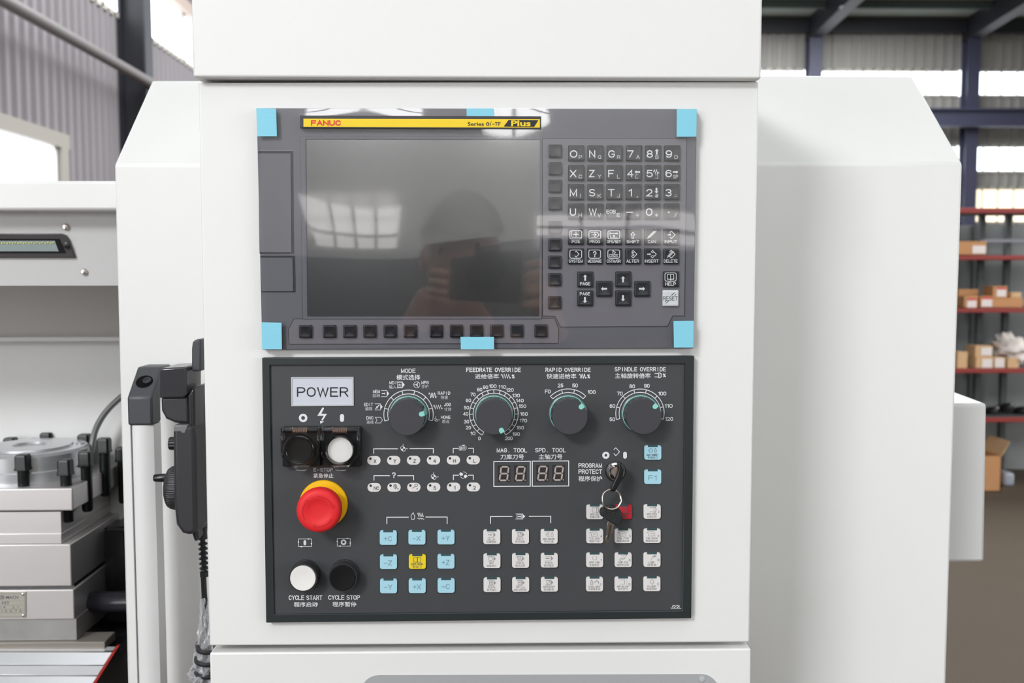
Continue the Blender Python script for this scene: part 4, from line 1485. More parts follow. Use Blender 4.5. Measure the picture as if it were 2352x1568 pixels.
# -- scales
def scale(cx, cy, ro, ri, a0, a1, nseg, lw=1.7, m=PRINTW):
    c = P(cx, cy, TP)
    mb = MB()
    hw = lw * PX / 2
    s_ = PX
    A0, A1 = math.radians(a0), math.radians(a1)
    c2 = c + Vector((0, -2e-5, 0))
    mb.ringflat(c, ro * s_ - hw, ro * s_ + hw, A0, A1, 48)
    mb.ringflat(c, ri * s_ - hw, ri * s_ + hw, A0, A1, 48)
    for i in range(nseg + 1):
        t = A0 + (A1 - A0) * i / nseg
        d_ = Vector((math.cos(t), 0, math.sin(t)))
        n_ = Vector((-d_.z, 0, d_.x)) * hw
        o = len(mb.v)
        mb.v += [c2 + d_ * (ri * s_) - n_, c2 + d_ * (ro * s_) - n_, c2 + d_ * (ro * s_) + n_, c2 + d_ * (ri * s_) + n_]
        mb.f.append((o, o + 1, o + 2, o + 3))
    return icon(mb, m, op, 'printed_scale')


scale(938.4, 951.7, 57, 48, -15, 195, 7)
scale(1134.4, 950.2, 56.4, 48.2, -61, 241, 20)
scale(1304.7, 949.9, 58, 49.5, 45, 135, 3)
scale(1469.9, 948.5, 56.5, 48.6, -15, 195, 7)


def waves(mb, x0, x1, y0_, y1_, n, lw=1.4, rnd=False, Y=None):
    Y = TP if Y is None else Y
    pts = []
    ym = (y0_ + y1_) / 2
    pts.append((x0, y0_ + (y1_ - y0_) * .25))
    for i in range(2 * n):
        x = x0 + (x1 - x0) * (i + .75) / (2 * n + .5)
        if rnd:
            dx = (x1 - x0) / (2 * n) * .28
            yy_ = y0_ if i % 2 == 0 else y1_
            s2 = 1 if i % 2 == 0 else -1
            pts += [(x - dx, yy_ + s2 * 1.5), (x, yy_), (x + dx, yy_ + s2 * 1.5)]
        else:
            pts.append((x, y0_ if i % 2 == 0 else y1_))
    pts.append((x1, y1_ - (y1_ - y0_) * .2))
    mb.line(pts, lw, Y)
    return mb


# titles
prt('MODE', 937.8, 851.2, 34, 10, mono=True)
prt('模式选择', 938, 866.3, 54.5, 12.2)
prt('FEEDRATE OVERRIDE', 1133.5, 849.1, 125.5, 10, mono=True)
prt('进给倍率', 1118.5, 864, 55, 11.5)
icon(waves(MB(), 1151, 1173, 859, 868.5, 4), PRINTW, op)
prt('%', 1178.7, 864.2, 6.5, 9)
prt('RAPID OVERRIDE', 1304.7, 849, 104, 9.6, mono=True)
prt('快速进给率', 1289.7, 863.7, 68.5, 12)
icon(waves(MB(), 1330, 1347, 859, 868.5, 3, rnd=True), PRINTW, op)
prt('%', 1352, 864, 6.6, 9.3)
prt('SPINDLE OVERRIDE', 1470.6, 847.8, 118, 9.8, mono=True)
prt('主轴旋转倍率', 1453.6, 862.7, 82, 12)
icon(MB().line([(1504, 857.5), (1511.5, 857.5), (1513, 856), (1516, 856), (1519.5, 859), (1519.5, 864.5), (1516, 867), (1513, 867), (1511.5, 865.5), (1504, 865.5)], 1.4, TP).line([(1512.5, 856), (1512.5, 867)], 1.4, TP).line([(1516, 856), (1516, 867)], 1.2, TP), PRINTW, op)
prt('%', 1525.9, 861.8, 7, 9)
# mode labels
for s, x, y, w_, cjk, x2, y2, w2 in (('MDI', 902, 878.7, 15.5, '输入', 901.8, 888.4, 17), ('MPG', 976.3, 878.3, 17, '手轮', 976.5, 887.7, 16.5), ('MEM', 864.6, 898.8, 16, '自动', 864.6, 908.2, 16.5),
                                     ('EDIT', 846.6, 928.7, 20.5, '编辑', 847, 938.4, 16.5), ('DNC', 849.7, 959.4, 16, '连线', 850, 969.4, 16.5), ('RAPID', 1019.9, 902.5, 28.5, '快速', 1020.5, 912.3, 16.5),
                                     ('JOG', 1027.8, 928.8, 15.5, '寸动', 1028.1, 939.6, 16.5), ('HOME', 1023.9, 957.8, 22, '原点', 1023.9, 967.5, 17)):
    prt(s, x, y, w_, 7.4, mono=True, lw=1.15)
    prt(cjk, x2, y2, w2, 8.4, m=PRINTG)
mb = MB()
for (x, y) in ((884.8, 903.5), (870, 934), (920.5, 883.5)):
    mb.line([(x - 9, y - 7), (x + 4, y - 7)], 1.1, TP).line([(x - 9, y + 7), (x + 4, y + 7)], 1.1, TP)
    mb.poly([(x + 3.5, y - 7), (x + 9, y), (x + 3.5, y + 7)], TP)
arrow(mb, 881, 903.5, 'r', 8, 5, TP)
mb.line([(863, 938), (871, 930)], 2.2, TP).line([(865, 933), (868, 937)], 1.2, TP)
mb.line([(913, 878), (923, 878), (923, 889), (913, 889)], .9, TP, closed=True).line([(916, 887), (918, 881), (920, 887)], 1.0, TP).line([(915, 883.5), (921, 883.5)], .9, TP)
mb.line([(862, 958), (874, 958), (878.5, 964.5), (874, 971), (862, 971), (866, 964.5)], 1.1, TP, closed=True)
c = P(957.3, 883.3, TP)
mb.ringflat(c, 6.6 * PX, 7.6 * PX)
for t in (60, 180, 300):
    mb.line([(957.3, 883.3), (957.3 + 6.5 * math.cos(math.radians(t)), 883.3 - 6.5 * math.sin(math.radians(t)))], 1.1, TP)
mb.ringflat(c, 1.4 * PX, 2.3 * PX, n=12)
waves(mb, 984.5, 1003, 902, 913, 3, rnd=True)
waves(mb, 995.5, 1016, 930, 938.8, 4)
icon(mb, PRINTW, op)


def refsym(mb, x, y, r):
    c = P(x, y, TP)
    mb.ringflat(c, (r - 1.1) * PX, r * PX, n=24)
    for a0 in (0, PI):
        o = len(mb.v)
        mb.v.append(c)
        for i in range(7):
            t = a0 + PI / 2 * i / 6
            mb.v.append(c + Vector((math.cos(t), 0, math.sin(t))) * r * PX)
        mb.f.append(tuple(range(o, o + 8)))
    mb.line([(x, y - r - 3.6), (x, y - r)], 1.1, TP).line([(x + r, y), (x + r + 4.2, y)], 1.1, TP)
    return mb


mb = refsym(MB(), 1001, 964, 4.6)
refsym(mb, 925.8, 1030.2, 6.8)
refsym(mb, 996, 1094.8, 6.8)
icon(mb, PRINTW, op)
# numbers
for s, x, y in (('0', 1101.2, 1006.6), ('10', 1086, 995), ('20', 1076, 981.8), ('30', 1071.5, 968), ('40', 1069.6, 950.2), ('50', 1071.5, 935.9), ('60', 1076, 919.3), ('70', 1086.3, 905.6), ('80', 1101.7, 894.4), ('90', 1115.2, 888.9), ('100', 1131.8, 886.6), ('110', 1153.5, 888.3),
                ('120', 1171, 895.4), ('130', 1185.4, 908), ('140', 1194, 919.7), ('150', 1199.7, 932.4), ('160', 1203.3, 950.3), ('170', 1201.7, 965.6), ('180', 1194.7, 981.8), ('190', 1185.4, 996.5), ('200', 1168.6, 1006.3)):
    prt(s, x, y, {1: 5.6, 2: 12, 3: 17.6}[len(s)], 8.2, name='scale_number')
for s, x, y in (('25', 1287.4, 884.9), ('50', 1320.8, 884.9), ('F0', 1258.2, 898.8), ('100', 1358.9, 900), ('50', 1406.4, 962.6), ('60', 1406.8, 932.2), ('70', 1423.6, 903.5), ('80', 1452, 886.8), ('90', 1485.6, 885.7), ('100', 1521.2, 903.5), ('110', 1535.6, 931.8), ('120', 1536.7, 961.8)):
    prt(s, x, y, {2: 13, 3: 18.5}[len(s)], 8.8, name='scale_number')


# -- rotary knobs
def knob(cx, cy, ang, label):
    c = P(cx, cy, YPL)
    K = PX
    hub = MB()
    hub.lathe(c, (0, -1, 0), [(45.5 * K, 0), (45 * K, .0010), (43 * K, .0014)], 48)
    skirt = build('rotary_knob', hub, SKIRT, op, angle=25)
    skirt['label'] = label
    tl = MB()
    tl.lathe(c, (0, -1, 0), [(42.9 * K, .0015), (42.9 * K, .0020), (42.2 * K, .0022), (41 * K, .0022)], 48)
    build('teal_ring', tl, TEAL, skirt, angle=25)
    ng = 12
    a_off = math.radians(ang)

    def rf(t, r, h):
        if h < .0030 or h > .0196 or r < 30 * K:
            return 1
        q = ((t - a_off) / (2 * PI / ng)) % 1.0
        return .945 if abs(q - .5) < .12 else 1
    body = MB()
    body.lathe(c, (0, -1, 0), [(41.6 * K, .0020), (41.6 * K, .0031), (40.6 * K, .0190), (40 * K, .0200)], 120, rf)
    build('grip', body, KNOBS, skirt, angle=25)
    cp = MB()
    cp.lathe(c, (0, -1, 0), [(39.9 * K, .0194), (40.4 * K, .0199), (40.2 * K, .0206), (39.4 * K, .0210), (30 * K, .0210), (10 * K, .0209), (.3 * K, .0209)], 64)
    build('knob_cap', cp, KNOB, skirt, angle=25)
    d_ = Vector((math.cos(a_off), 0, math.sin(a_off)))
    pt = c + d_ * 34.2 * K + Vector((0, -.0211, 0))
    tn = Vector((-d_.z, 0, d_.x))
    dot = MB()
    o = 0
    pts = []
    for i in range(13):
        t = PI / 2 + PI * i / 12
        pts.append(pt + (d_ * math.cos(t) + tn * math.sin(t)) * 5.6 * K)
    e0 = c + d_ * 40.1 * K + Vector((0, -.0211, 0))
    pts += [e0 - tn * 5.4 * K, e0 + tn * 5.4 * K]
    dot.loft(pts, [p + Vector((0, .0003, 0)) for p in pts])
    # stripe down the side
    s0, s1 = c + d_ * 41.0 * K + Vector((0, -.0208, 0)), c + d_ * 43.0 * K + Vector((0, -.0024, 0))
    A_ = [s0 - tn * 5.4 * K, s0 + tn * 5.4 * K, s1 + tn * 7 * K, s1 - tn * 7 * K]
    dot.loft(A_, [p - d_ * .0012 for p in A_])
    build('pointer_mark', dot, TEAL, skirt, smooth=False)
    return skirt


knob(938.4, 951.7, 14, 'mode selector knob pointing to JOG')
knob(1134.4, 950.2, -61, 'feedrate override knob pointing to 200')
knob(1304.7, 949.9, 42, 'rapid override knob pointing to 100')
knob(1471, 949.5, 43, 'spindle override knob pointing to 100')

# -- indicator pills and brackets
def pill(cx, cy, s, sym=None, w_=6.5):
    o = build('indicator_window', MB().poly(rrect(cx - 15.3, cx + 15.3, cy - 10.1, cy + 10.1, 9.9, 6), YPL - .0002, .0002), MKEYW, op, smooth=False)
    build('lamp_hole', MB().lathe(P(cx - 8, cy - 4, YPL - .0003), (0, -1, 0), [(2.9 * PX, -.0001), (2.9 * PX, .0001), (.2 * PX, .00012)], 16), LINE, o)
    if s:
        tc(s, cx + (2.6 if len(s) == 1 else 5), cy + 1.8, w_, 8.6, YPL - .0004, PRINTD, o, bold=-.008)
    return o


for x, s in ((858.7, 'X'), (904.2, 'Y'), (949.8, 'Z'), (995.6, '4'), (1041.4, 'H'), (1087, 'L')):
    pill(x, 1057 - (x - 858) * .0044, s)
for x, s in ((859.4, 'NC'), (905, ''), (950.5, ''), (996, '5'), (1041.7, '1'), (1087.3, '2')):
    o = pill(x, 1119 - (x - 858) * .0044, s, w_=12.5 if s == 'NC' else (3.5 if s == '1' else 6))
    if x == 905:
        mb = MB()
        mb.line([(x + 1, 1113), (x + 5, 1113), (x + 7, 1117), (x + 5, 1121), (x + 1, 1121), (x - 1, 1117)], 1.0, YPL - .0004, closed=True).line([(x - 1, 1113), (x + 7, 1121)], .8, YPL - .0004).line([(x + 3, 1111), (x + 3, 1123)], .8, YPL - .0004)
        icon(mb, PRINTD, o)
        tc('?', x + 9, 1123, 3, 5, YPL - .0004, PRINTD, o)
    if x == 950.5:
        icon(MB().line([(x - 3, 1121), (x + 3, 1116), (x + 2, 1112), (x + 7, 1111), (x + 9, 1115), (x + 4, 1118)], 1.0, YPL - .0004), PRINTD, o)
        tc('?', x + 7.5, 1123, 3, 5, YPL - .0004, PRINTD, o)
for pts in ([(858.2, 1041), (858.2, 1030.4), (913, 1030.4)], [(941.3, 1030), (995.4, 1030), (995.4, 1040)], [(1041, 1039.7), (1041, 1029.6), (1052, 1029.6)], [(1076, 1029.2), (1087.2, 1029.2), (1087.2, 1039.5)],
            [(859, 1102.5), (859, 1092), (894.5, 1092)], [(913.6, 1092), (950.1, 1092), (950.1, 1102)], [(1041.4, 1101.5), (1041.4, 1091), (1053, 1091)], [(1075.8, 1091), (1087, 1091), (1087, 1101)],
            [(888.5, 1202.5), (888.5, 1187.5), (938, 1187.3)], [(978, 1187), (1027, 1187), (1027, 1202)], [(1126.5, 1201.5), (1126.5, 1186), (1176, 1185.6)], [(1215.5, 1185.4), (1265, 1185.2), (1265, 1200)]):
    build('printed_bracket', MB().line(pts, 1.9, TP), PRINTW, op, flat=True)
mb = MB()
c = P(1065.5, 1028.3, TP)
mb.ringflat(c, 5 * PX, 6.1 * PX).ringflat(c, 1.8 * PX, 2.8 * PX)
c = P(1057.6, 1030.5, TP)
mb.ringflat(c, 3.2 * PX, 4.2 * PX, n=20).ringflat(c, 1 * PX, 2 * PX, n=12)
mb.line([(1054, 1025), (1059, 1024)], 1, TP).line([(1061, 1022.4), (1067, 1021.5)], 1, TP)
mb.poly([(1054.5, 1088), (1058, 1084), (1064, 1088), (1062, 1092), (1057, 1092)], TP).poly([(1066, 1091), (1071, 1089.5), (1074, 1094), (1069, 1098), (1065, 1095)], TP)
cc0 = P(1065, 1091, TP)
mb.ringflat(cc0, 7.3 * PX, 8.3 * PX, .4, 1.7, 10).ringflat(cc0, 7.3 * PX, 8.3 * PX, 3.6, 4.9, 10)
mb.line([(944.5, 1183), (949, 1177), (951, 1182), (953, 1184), (951, 1192.5), (946, 1192.5), (944, 1185)], 1.2, TP, closed=True)
waves(mb, 959, 973, 1178, 1186, 4, 1.6)
waves(mb, 958.5, 974, 1189.5, 1192, 3, 1.2)
mb.line([(1184.5, 1179.5), (1201, 1179.5)], 1.0, TP).line([(1184.5, 1191.5), (1201, 1191.5)], 1.0, TP).poly([(1200, 1179.5), (1206.5, 1185.5), (1200, 1191.5)], TP)
mb.line([(1187.5, 1181.5), (1198, 1181.5), (1198, 1189.5), (1187.5, 1189.5)], 1.0, TP, closed=True)
arrow(mb, 1193, 1185.5, 'r', 8, 5, TP)
icon(mb, PRINTW, op)
prt('?', 904.6, 1091, 8.6, 13.5)

# -- seven segment displays
prt('MAG. TOOL', 1175.8, 1033.8, 70, 10, mono=True)
prt('刀库刀号', 1176.2, 1049, 54, 12)
prt('SPD. TOOL', 1264.4, 1033.5, 70.5, 10, mono=True)
prt('主轴刀号', 1264.5, 1048.7, 54, 12)
segproto = {}
for gi, (x0, x1) in enumerate(((1134.2, 1218), (1222.6, 1306.2))):
    y0_, y1_ = 1059.6 - gi * .9, 1116.8 - gi * .6
    icon(MB().line([(x0, y0_), (x1, y0_ - .6), (x1, y1_ - .6), (x0, y1_)], 2.1, TP, closed=True), PRINTW, op, 'printed_frame')
    for dx in ((1157.4, 1194.6), (1245.4, 1282.4))[gi]:
        cy = 1087.3 - gi * .7
        dd = build('digit_display', MB().poly([(dx - 14, cy - 19), (dx + 15, cy - 19), (dx + 15, cy + 19), (dx - 14, cy + 19)], YPL - .0001, .0001), SEGBG, op, smooth=False)
        Ys = YPL - .0003

        def hs(nm, yo, xo):
            k_ = (nm,)
            pts = [(dx + xo - 8, cy + yo), (dx + xo - 6, cy + yo - 1.9), (dx + xo + 6, cy + yo - 1.9), (dx + xo + 8, cy + yo), (dx + xo + 6, cy + yo + 1.9), (dx + xo - 6, cy + yo + 1.9)]
            build('segment', MB().poly(pts, Ys, .0001), SEG, dd, smooth=False)

        def vs_(xo, ya, yb, sh0, sh1):
            pts = [(dx + xo + sh0, cy + ya), (dx + xo + sh0 + 1.9, cy + ya + 2), (dx + xo + sh1 + 1.9, cy + yb - 2), (dx + xo + sh1, cy + yb), (dx + xo + sh1 - 1.9, cy + yb - 2), (dx + xo + sh0 - 1.9, cy + ya + 2)]
            build('segment', MB().poly(pts, Ys, .0001), SEG, dd, smooth=False)
        hs('t', -15.5, 2)
        hs('m', 0, .3)
        hs('b', 15.5, -1.8)
        vs_(-8, -15, -.6, 1.6, .2)
        vs_(9.2, -15, -.6, 1.6, .2)
        vs_(-8, .6, 15, -.2, -1.9)
        vs_(9.2, .6, 15, -.2, -1.9)
        build('segment', MB().lathe(P(dx + 11.6, cy + 15.2, Ys), (0, -1, 0), [(1.5 * PX, -.0001), (1.5 * PX, .0001)], 10), SEG, dd)

# -- key lock symbols
prt('PROGRAM', 1355.8, 1068.8, 54.5, 10.6)
prt('PROTECT', 1355.8, 1082.8, 54.5, 10.6)
prt('程序保护', 1355.8, 1098.8, 54.5, 12.4)
mb = MB()
mb.ringflat(P(1391.6, 1045.2, TP), 3.2 * PX, 8.4 * PX)
mb.poly(rrect(1431.4, 1439.8, 1037.2, 1053, 4.1), TP)
mb.line([(1410, 1031.8), (1414.5, 1028), (1423, 1037.4), (1414.5, 1046.2), (1410, 1041.2)], 1.5, TP)
icon(mb, PRINTW, op)
# lock barrel
lk = P(1413.5, 1081.5, YPL)
mb = MB()
mb.lathe(lk, (0, -1, 0), [(22.5 * PX, 0), (22.5 * PX, .0012), (21 * PX, .003), (17 * PX, .0042), (16 * PX, .0042), (15.4 * PX, .0020), (12.6 * PX, .0018)], 48)
lock = build('key_lock', mb, CHROME, op, angle=30)
mb = MB()
mb.lathe(lk, (0, -1, 0), [(12.6 * PX, .001), (12.6 * PX, .0046), (11.8 * PX, .0052), (.3 * PX, .0052)], 32)
build('lock_barrel', mb, STEEL, lock, angle=30)
mb = MB()
mb.lathe(lk, (0, -1, 0), [(24.2 * PX, 0), (24.2 * PX, .0008), (22 * PX, .001)], 48)
build('lock_collar', mb, BLACK, lock)

# -- membrane keys
mk_cache = {}


def mkey(cx, cy, m, lines=(), sub=None, sym=None, label=None, big=None):
    w2, h2 = 19.7, 16.6
    pts = rrect(cx - w2, cx + w2, cy - h2, cy + h2, 5, 3)
    c = P(cx, cy, YPL)
    A_ = [P(x, y, YPL - .0018) for x, y in pts]
    mb = MB()
    cen = sum(A_, Vector()) / len(A_)
    R_ = [[Vector((a.x, YPL, a.z)) for a in A_], [Vector((a.x, YPL - .0014, a.z)) for a in A_], [cen + (a - cen) * .975 for a in A_]]
    mb.rings(R_, ca=False)
    k = build('membrane_key', mb, m, op)
    if label:
        k['label'] = label
    YK = YPL - .00195
    build('status_lamp', MB().poly([(cx - 11.5, cy - 17.6), (cx + 11, cy - 17.6), (cx + 11, cy - 12.8), (cx - 11.5, cy - 12.8)], YK, .0006), MLAMP, k, smooth=False)
    mp_ = PRINTM if m is MKEYW else PRINTD
    if big:
        tc(big, cx - 1, cy + 2, 18.5, 11.5, YK, mat('blue_grey_print', (120, 148, 157), .6), k, name='key_legend', lw=1.35)
        return k
    if sym:
        mb = MB()
        y = cy - 5
        L = lambda pts, w__=.9, cl=False: mb.line([(cx + a, y + b) for a, b in pts], w__, YK, closed=cl)
        if sym in ('arr', 'box', 'circ', 'wav', 'arrd', 'boxa'):
            L([(-9, -5), (4, -5)])
            L([(-9, 6), (4, 6)])
            mb.poly([(cx + 3.5, y - 5.5), (cx + 9, y), (cx + 3.5, y + 5.5)], YK)
            if sym in ('arr', 'arrd'):
                arrow(mb, cx - 4, y, 'r', 9, 5, YK)
            if sym in ('box', 'boxa'):
                L([(-6, -4), (1.5, -4), (1.5, 4.5), (-6, 4.5)], .9, True)
            if sym == 'boxa':
                arrow(mb, cx - 2.5, y, 'r', 6, 4, YK)
            if sym == 'box':
                L([(-5, 3), (1, -3)])
            if sym == 'circ':
                mb.ringflat(P(cx - 3, y, YK), 4.2 * PX, 5.2 * PX, n=20)
            if sym == 'wav':
                waves(mb, cx - 9, cx + 3, y - 4.5, y + 4.5, 3, 1, Y=YK)
        elif sym == 'hand':
            mb.ringflat(P(cx - 5, y, YK), 3.6 * PX, 4.6 * PX, n=20)
            L([(4, 4), (3, -1), (6, -5), (8, -1), (8, 4)], .9, True)
        elif sym == 'chuck':
            L([(1, -5), (-4, -5), (-8, 0), (-4, 5), (1, 5)])
            L([(0, -3), (-4, 0), (0, 3)])
            L([(5, 5), (4, 0), (7, -5), (9, 0), (9, 5)], .9, True)
        elif sym in ('spc', 'spcc'):
            L([(-6, -5), (4, -5), (4, 5), (-6, 5)], .9, sym == 'spc')
            L([(4, -6), (7, -6), (9, 0), (7, 6), (4, 6)], 1.6)
        elif sym == 'tail':
            L([(-12, -3), (-5, -5), (3, -5), (6, -2), (6, 5), (-8, 5), (-8, 0), (-12, -3)])
            L([(-4, 0), (3, 0)], 1)
        elif sym == 'ori':
            mb.ringflat(P(cx, y, YK), 4.6 * PX, 5.4 * PX, 1.9, 1.9 + 5.5, 24)
        elif sym == 'chip':
            L([(-5, -6), (0, -4), (3, -7), (8, -7), (3, 2), (-8, 6), (-8, 2), (2, 0)])
        elif sym == 'lube':
            L([(5, -6), (9, -4), (6, -2), (2, -3)], 1.8)
            L([(2, -2), (-1, 2), (-2, 6)])
        elif sym == 'cool':
            L([(-9, 5), (-9, 0), (-7, -5), (-4, 0), (-4, 5)], 1.2, True)
            L([(-1, 1), (3, -1), (9, -1), (9, 3)], 1.6)
            L([(3, -4), (7, -4)], 1.4)
        elif sym == 'air':
            L([(-8, -5), (3, -5), (3, 5), (-8, 5)])
            L([(6, -4), (9, -5)])
            L([(6, 0), (9, 0)])
            L([(6, 4), (9, 5)])
        elif sym == 'lamp':
            L([(-3, 3), (-3, -3), (0, -6), (3, -3), (3, 3), (0, 6)], 1, True)
        elif sym == 'door':
            L([(-8, -5), (8, -5), (8, 6), (-8, 6)], 1, True)
            L([(0, -5), (0, 6)], 2)
        icon(mb, mp_, k, 'key_symbol')
    if lines:
        a, b = lines
        tc(a, cx - 1, cy + 5.3, min(27, 3.4 * len(a)), 4.6, YK, mp_, k, name='key_legend', bold=-.01)
        tc(b, cx - 1, cy + 11.2, 5.6 * max(len(b), 3.6), 5.4, YK, mp_, k, name='key_legend', bold=-.005)
    if sub:
        tc(sub, cx + 14.5, cy + 0, 4, 5.5, YK, mp_, k, name='key_legend', bold=-.01)
    return k


for x, y, s in ((891.7, 1234.7, '+C'), (957.6, 1234, '-X'), (1024.4, 1233.6, '+Y'), (892.2, 1290.3, '-Z'), (1024.3, 1289.2, '+Z'), (892.4, 1345.8, '-Y'), (958.3, 1345.3, '+X'), (1024.7, 1344.6, '-C')):
    mkey(x, y, MKEYB, big=s, label='pale blue axis key marked %s' % s.replace('-', 'minus ').replace('+', 'plus '))
mkey(958.5, 1289.8, MKEYY, ('SAFE DOOR', '安全门'), sym='door', label='yellow safety door key')
mkey(1499.7, 1039.2, MKEYB, ('MAN. TURRET', '手动换刀'), sym='hand', label='pale blue manual turret key')
mkey(1499.5, 1095, MKEYB, big='F1', label='pale blue F1 key')
g2 = [[('M.L.K', '机械锁定', 'arr'), ('B.D.T', '单节忽略', 'box'), ('MAN. CHUCK', '手动卡盘', 'chuck')], [('OPT', '选择停止', 'circ'), ('D.R.N', '程式空跑', 'wav'), ('P.R.S', '程式锁定', 'arrd')], [('S.B.K', '单节执行', 'boxa'), ('NXT LA', 'MDI预选', 'boxa'), ('AUTO P.OFF', '自动断电', 'box')]]
for r, y in enumerate((1232.8, 1287.8, 1343)):
    for c, x in enumerate((1129.7, 1195.5, 1261.4)):
        a, b, s = g2[r][c]
        mkey(x + r * .3, y - c * .5, MKEYW, (a, b), sym=s)
g3 = [[('SPD CW', '主轴正转', 'spc', ''), ('SPD STOP', '主轴停止', 'spc', ''), ('SPD CCW', '主轴反转', 'spcc', '3')], [('T.S JOG', '尾座寸动', 'tail', '4'), ('TAIL FOR', '尾座体前进', 'tail', '5'), ('TAIL BACK', '尾座体后退', 'tail', '6')],
      [('SPD ORI', '主轴定位', 'ori', '7'), ('CHIP CW', '排屑机正转', 'chip', '8'), ('LUBE', '润滑油', 'lube', '9')], [('COOL MAN', '冷却液手动', 'cool', 'C'), ('AIR BLOW', '加工吹气', 'air', 'D'), ('W.LAMP', '机床照明', 'lamp', 'E')]]
for r, y in enumerate((1175.6, 1231, 1286, 1341.4)):
    for c, x in enumerate((1366.4, 1432, 1498.1)):
        a, b, s, n_ = g3[r][c]
        m_ = MKEYR if (r, c) == (0, 1) else MKEYW
        mkey(x - r * .2, y - c * .3, m_, (a, b), sym=s, sub=n_ or None, label='red spindle stop key behind the hanging key' if m_ is MKEYR else None)
prt('J22L', 1552.8, 1393.3, 24, 8)

# -- emergency stop
prt('E-STOP', 742.5, 1078.6, 45, 8.4, mono=True, m=PRINTG)
prt('紧急停止', 742.8, 1091.8, 46, 10.4)
ec = P(743.8, 1156, YPL)
mb = MB()
mb.lathe(ec, (0, -1, 0), [(55.6 * PX, 0), (55.6 * PX, .0022), (54 * PX, .0030), (40 * PX, .0034)], 64)
es_ = build('emergency_stop', mb, YEL, op, angle=30)
es_['label'] = 'red mushroom emergency stop on a yellow disc'
mb = MB()
K = PX * .976
nt_ = 44


def rfe(t, r, h):
    return 1 - (.014 if (h < .022 and r > 45 * PX and (t * nt_ / (2 * PI)) % 1 < .45) else 0)


mb.lathe(ec, (0, -1, 0), [(30 * K, .003), (32 * K, .012), (44 * K, .014), (49.5 * K, .0155), (50.5 * K, .0180), (51.4 * K, .0205), (52 * K, .0240), (51 * K, .0275), (48 * K, .0300), (42 * K, .0312), (30 * K, .0314), (26 * K, .0306), (14 * K, .0300), (.4 * K, .0299)], 176, rfe)
build('red_cap', mb, RED, es_, angle=40)
mb = MB()
ctp = ec + Vector((0, -.03155, 0))
for a0 in (20, 140, 260):
    A0, A1 = math.radians(a0), math.radians(a0 + 70)
    mb.ringflat(ctp, 34.5 * K, 36 * K, A0, A1, 18)
    d_ = Vector((math.cos(A0), 0, math.sin(A0)))
    tn = Vector((-d_.z, 0, d_.x))
    e = ctp + d_ * 35.2 * K - tn * 5 * K
    for s_ in (-1, 1):
        o = len(mb.v)
        q = ctp + d_ * (35.2 + s_ * 5) * K + tn * 1 * K
        nn = (q - e).normalized().cross(Vector((0, 1, 0))) * .5 * K
        mb.v += [e - nn, q - nn, q + nn, e + nn]
        mb.f.append((o, o + 1, o + 2, o + 3))
build('arrow_marks', mb, REDD, es_, flat=True)


# -- push buttons
def pushbutton(cx, cy, m, label, r=33.5, h=.013):
    c = P(cx, cy, YPL)
    mb = MB()
    K = PX
    mb.lathe(c, (0, -1, 0), [((r + 1) * K, 0), ((r + 1) * K, .003), (r * K, .0034), (r * K, h - .0015), ((r - 1) * K, h), ((r - 3.3) * K, h), ((r - 3.6) * K, h - .001)], 56)
    b_ = build('push_button', mb, BLACKM, op, angle=30)
    b_['label'] = label
    mb = MB()
    q = r - 4
    mb.lathe(c, (0, -1, 0), [(q * K, h - .004), (q * K, h + .0004), ((q - 1) * K, h + .0010), ((q - 5) * K, h + .0009), (q * .5 * K, h + .0004), (.3 * K, h + .0002)], 56)
    build('button_cap', mb, m, b_, angle=40)
    return b_


pushbutton(702, 1317.5, CAPW, 'white cycle start button')
pushbutton(791.7, 1317, CAPK, 'black cycle stop button')
text('CYCLE START', 663, 740.5, 1366.8, 1377.5, TP, PRINTW, op)
prt('程序启动', 702.3, 1387.8, 55, 11.8)
text('CYCLE STOP', 754, 826.8, 1366.3, 1377, TP, PRINTW, op)
prt('程序暂停', 791.2, 1387.2, 55, 11.8)
mb = MB()
for x0, x1, y0_ in ((685.5, 715.3, 1237.4), (774.6, 804.4, 1236.1)):
    y1_ = y0_ + 17.6
    mb.line([(x0, y0_), (x1, y0_), (x1, y1_), (x0, y1_)], 1.2, TP, closed=True)
    mb.poly([(x1 - 8, y0_ - 2), (x1 - 2, y0_), (x1 - 8, y0_ + 2)], TP).poly([(x0 + 8, y1_ - 2), (x0 + 2, y1_), (x0 + 8, y1_ + 2)], TP)
    mb.poly([(x0 - 2, y0_ + 8), (x0, y0_ + 3), (x0 + 2, y0_ + 8)], TP).poly([(x1 - 2, y1_ - 8), (x1, y1_ - 3), (x1 + 2, y1_ - 8)], TP)
mb.poly(rrect(697.2, 703.2, 1240, 1251.8, 2.9), TP)
mb.ringflat(P(789.1, 1244.9, TP), 2.8 * PX, 6.6 * PX)
icon(mb, PRINTW, op)


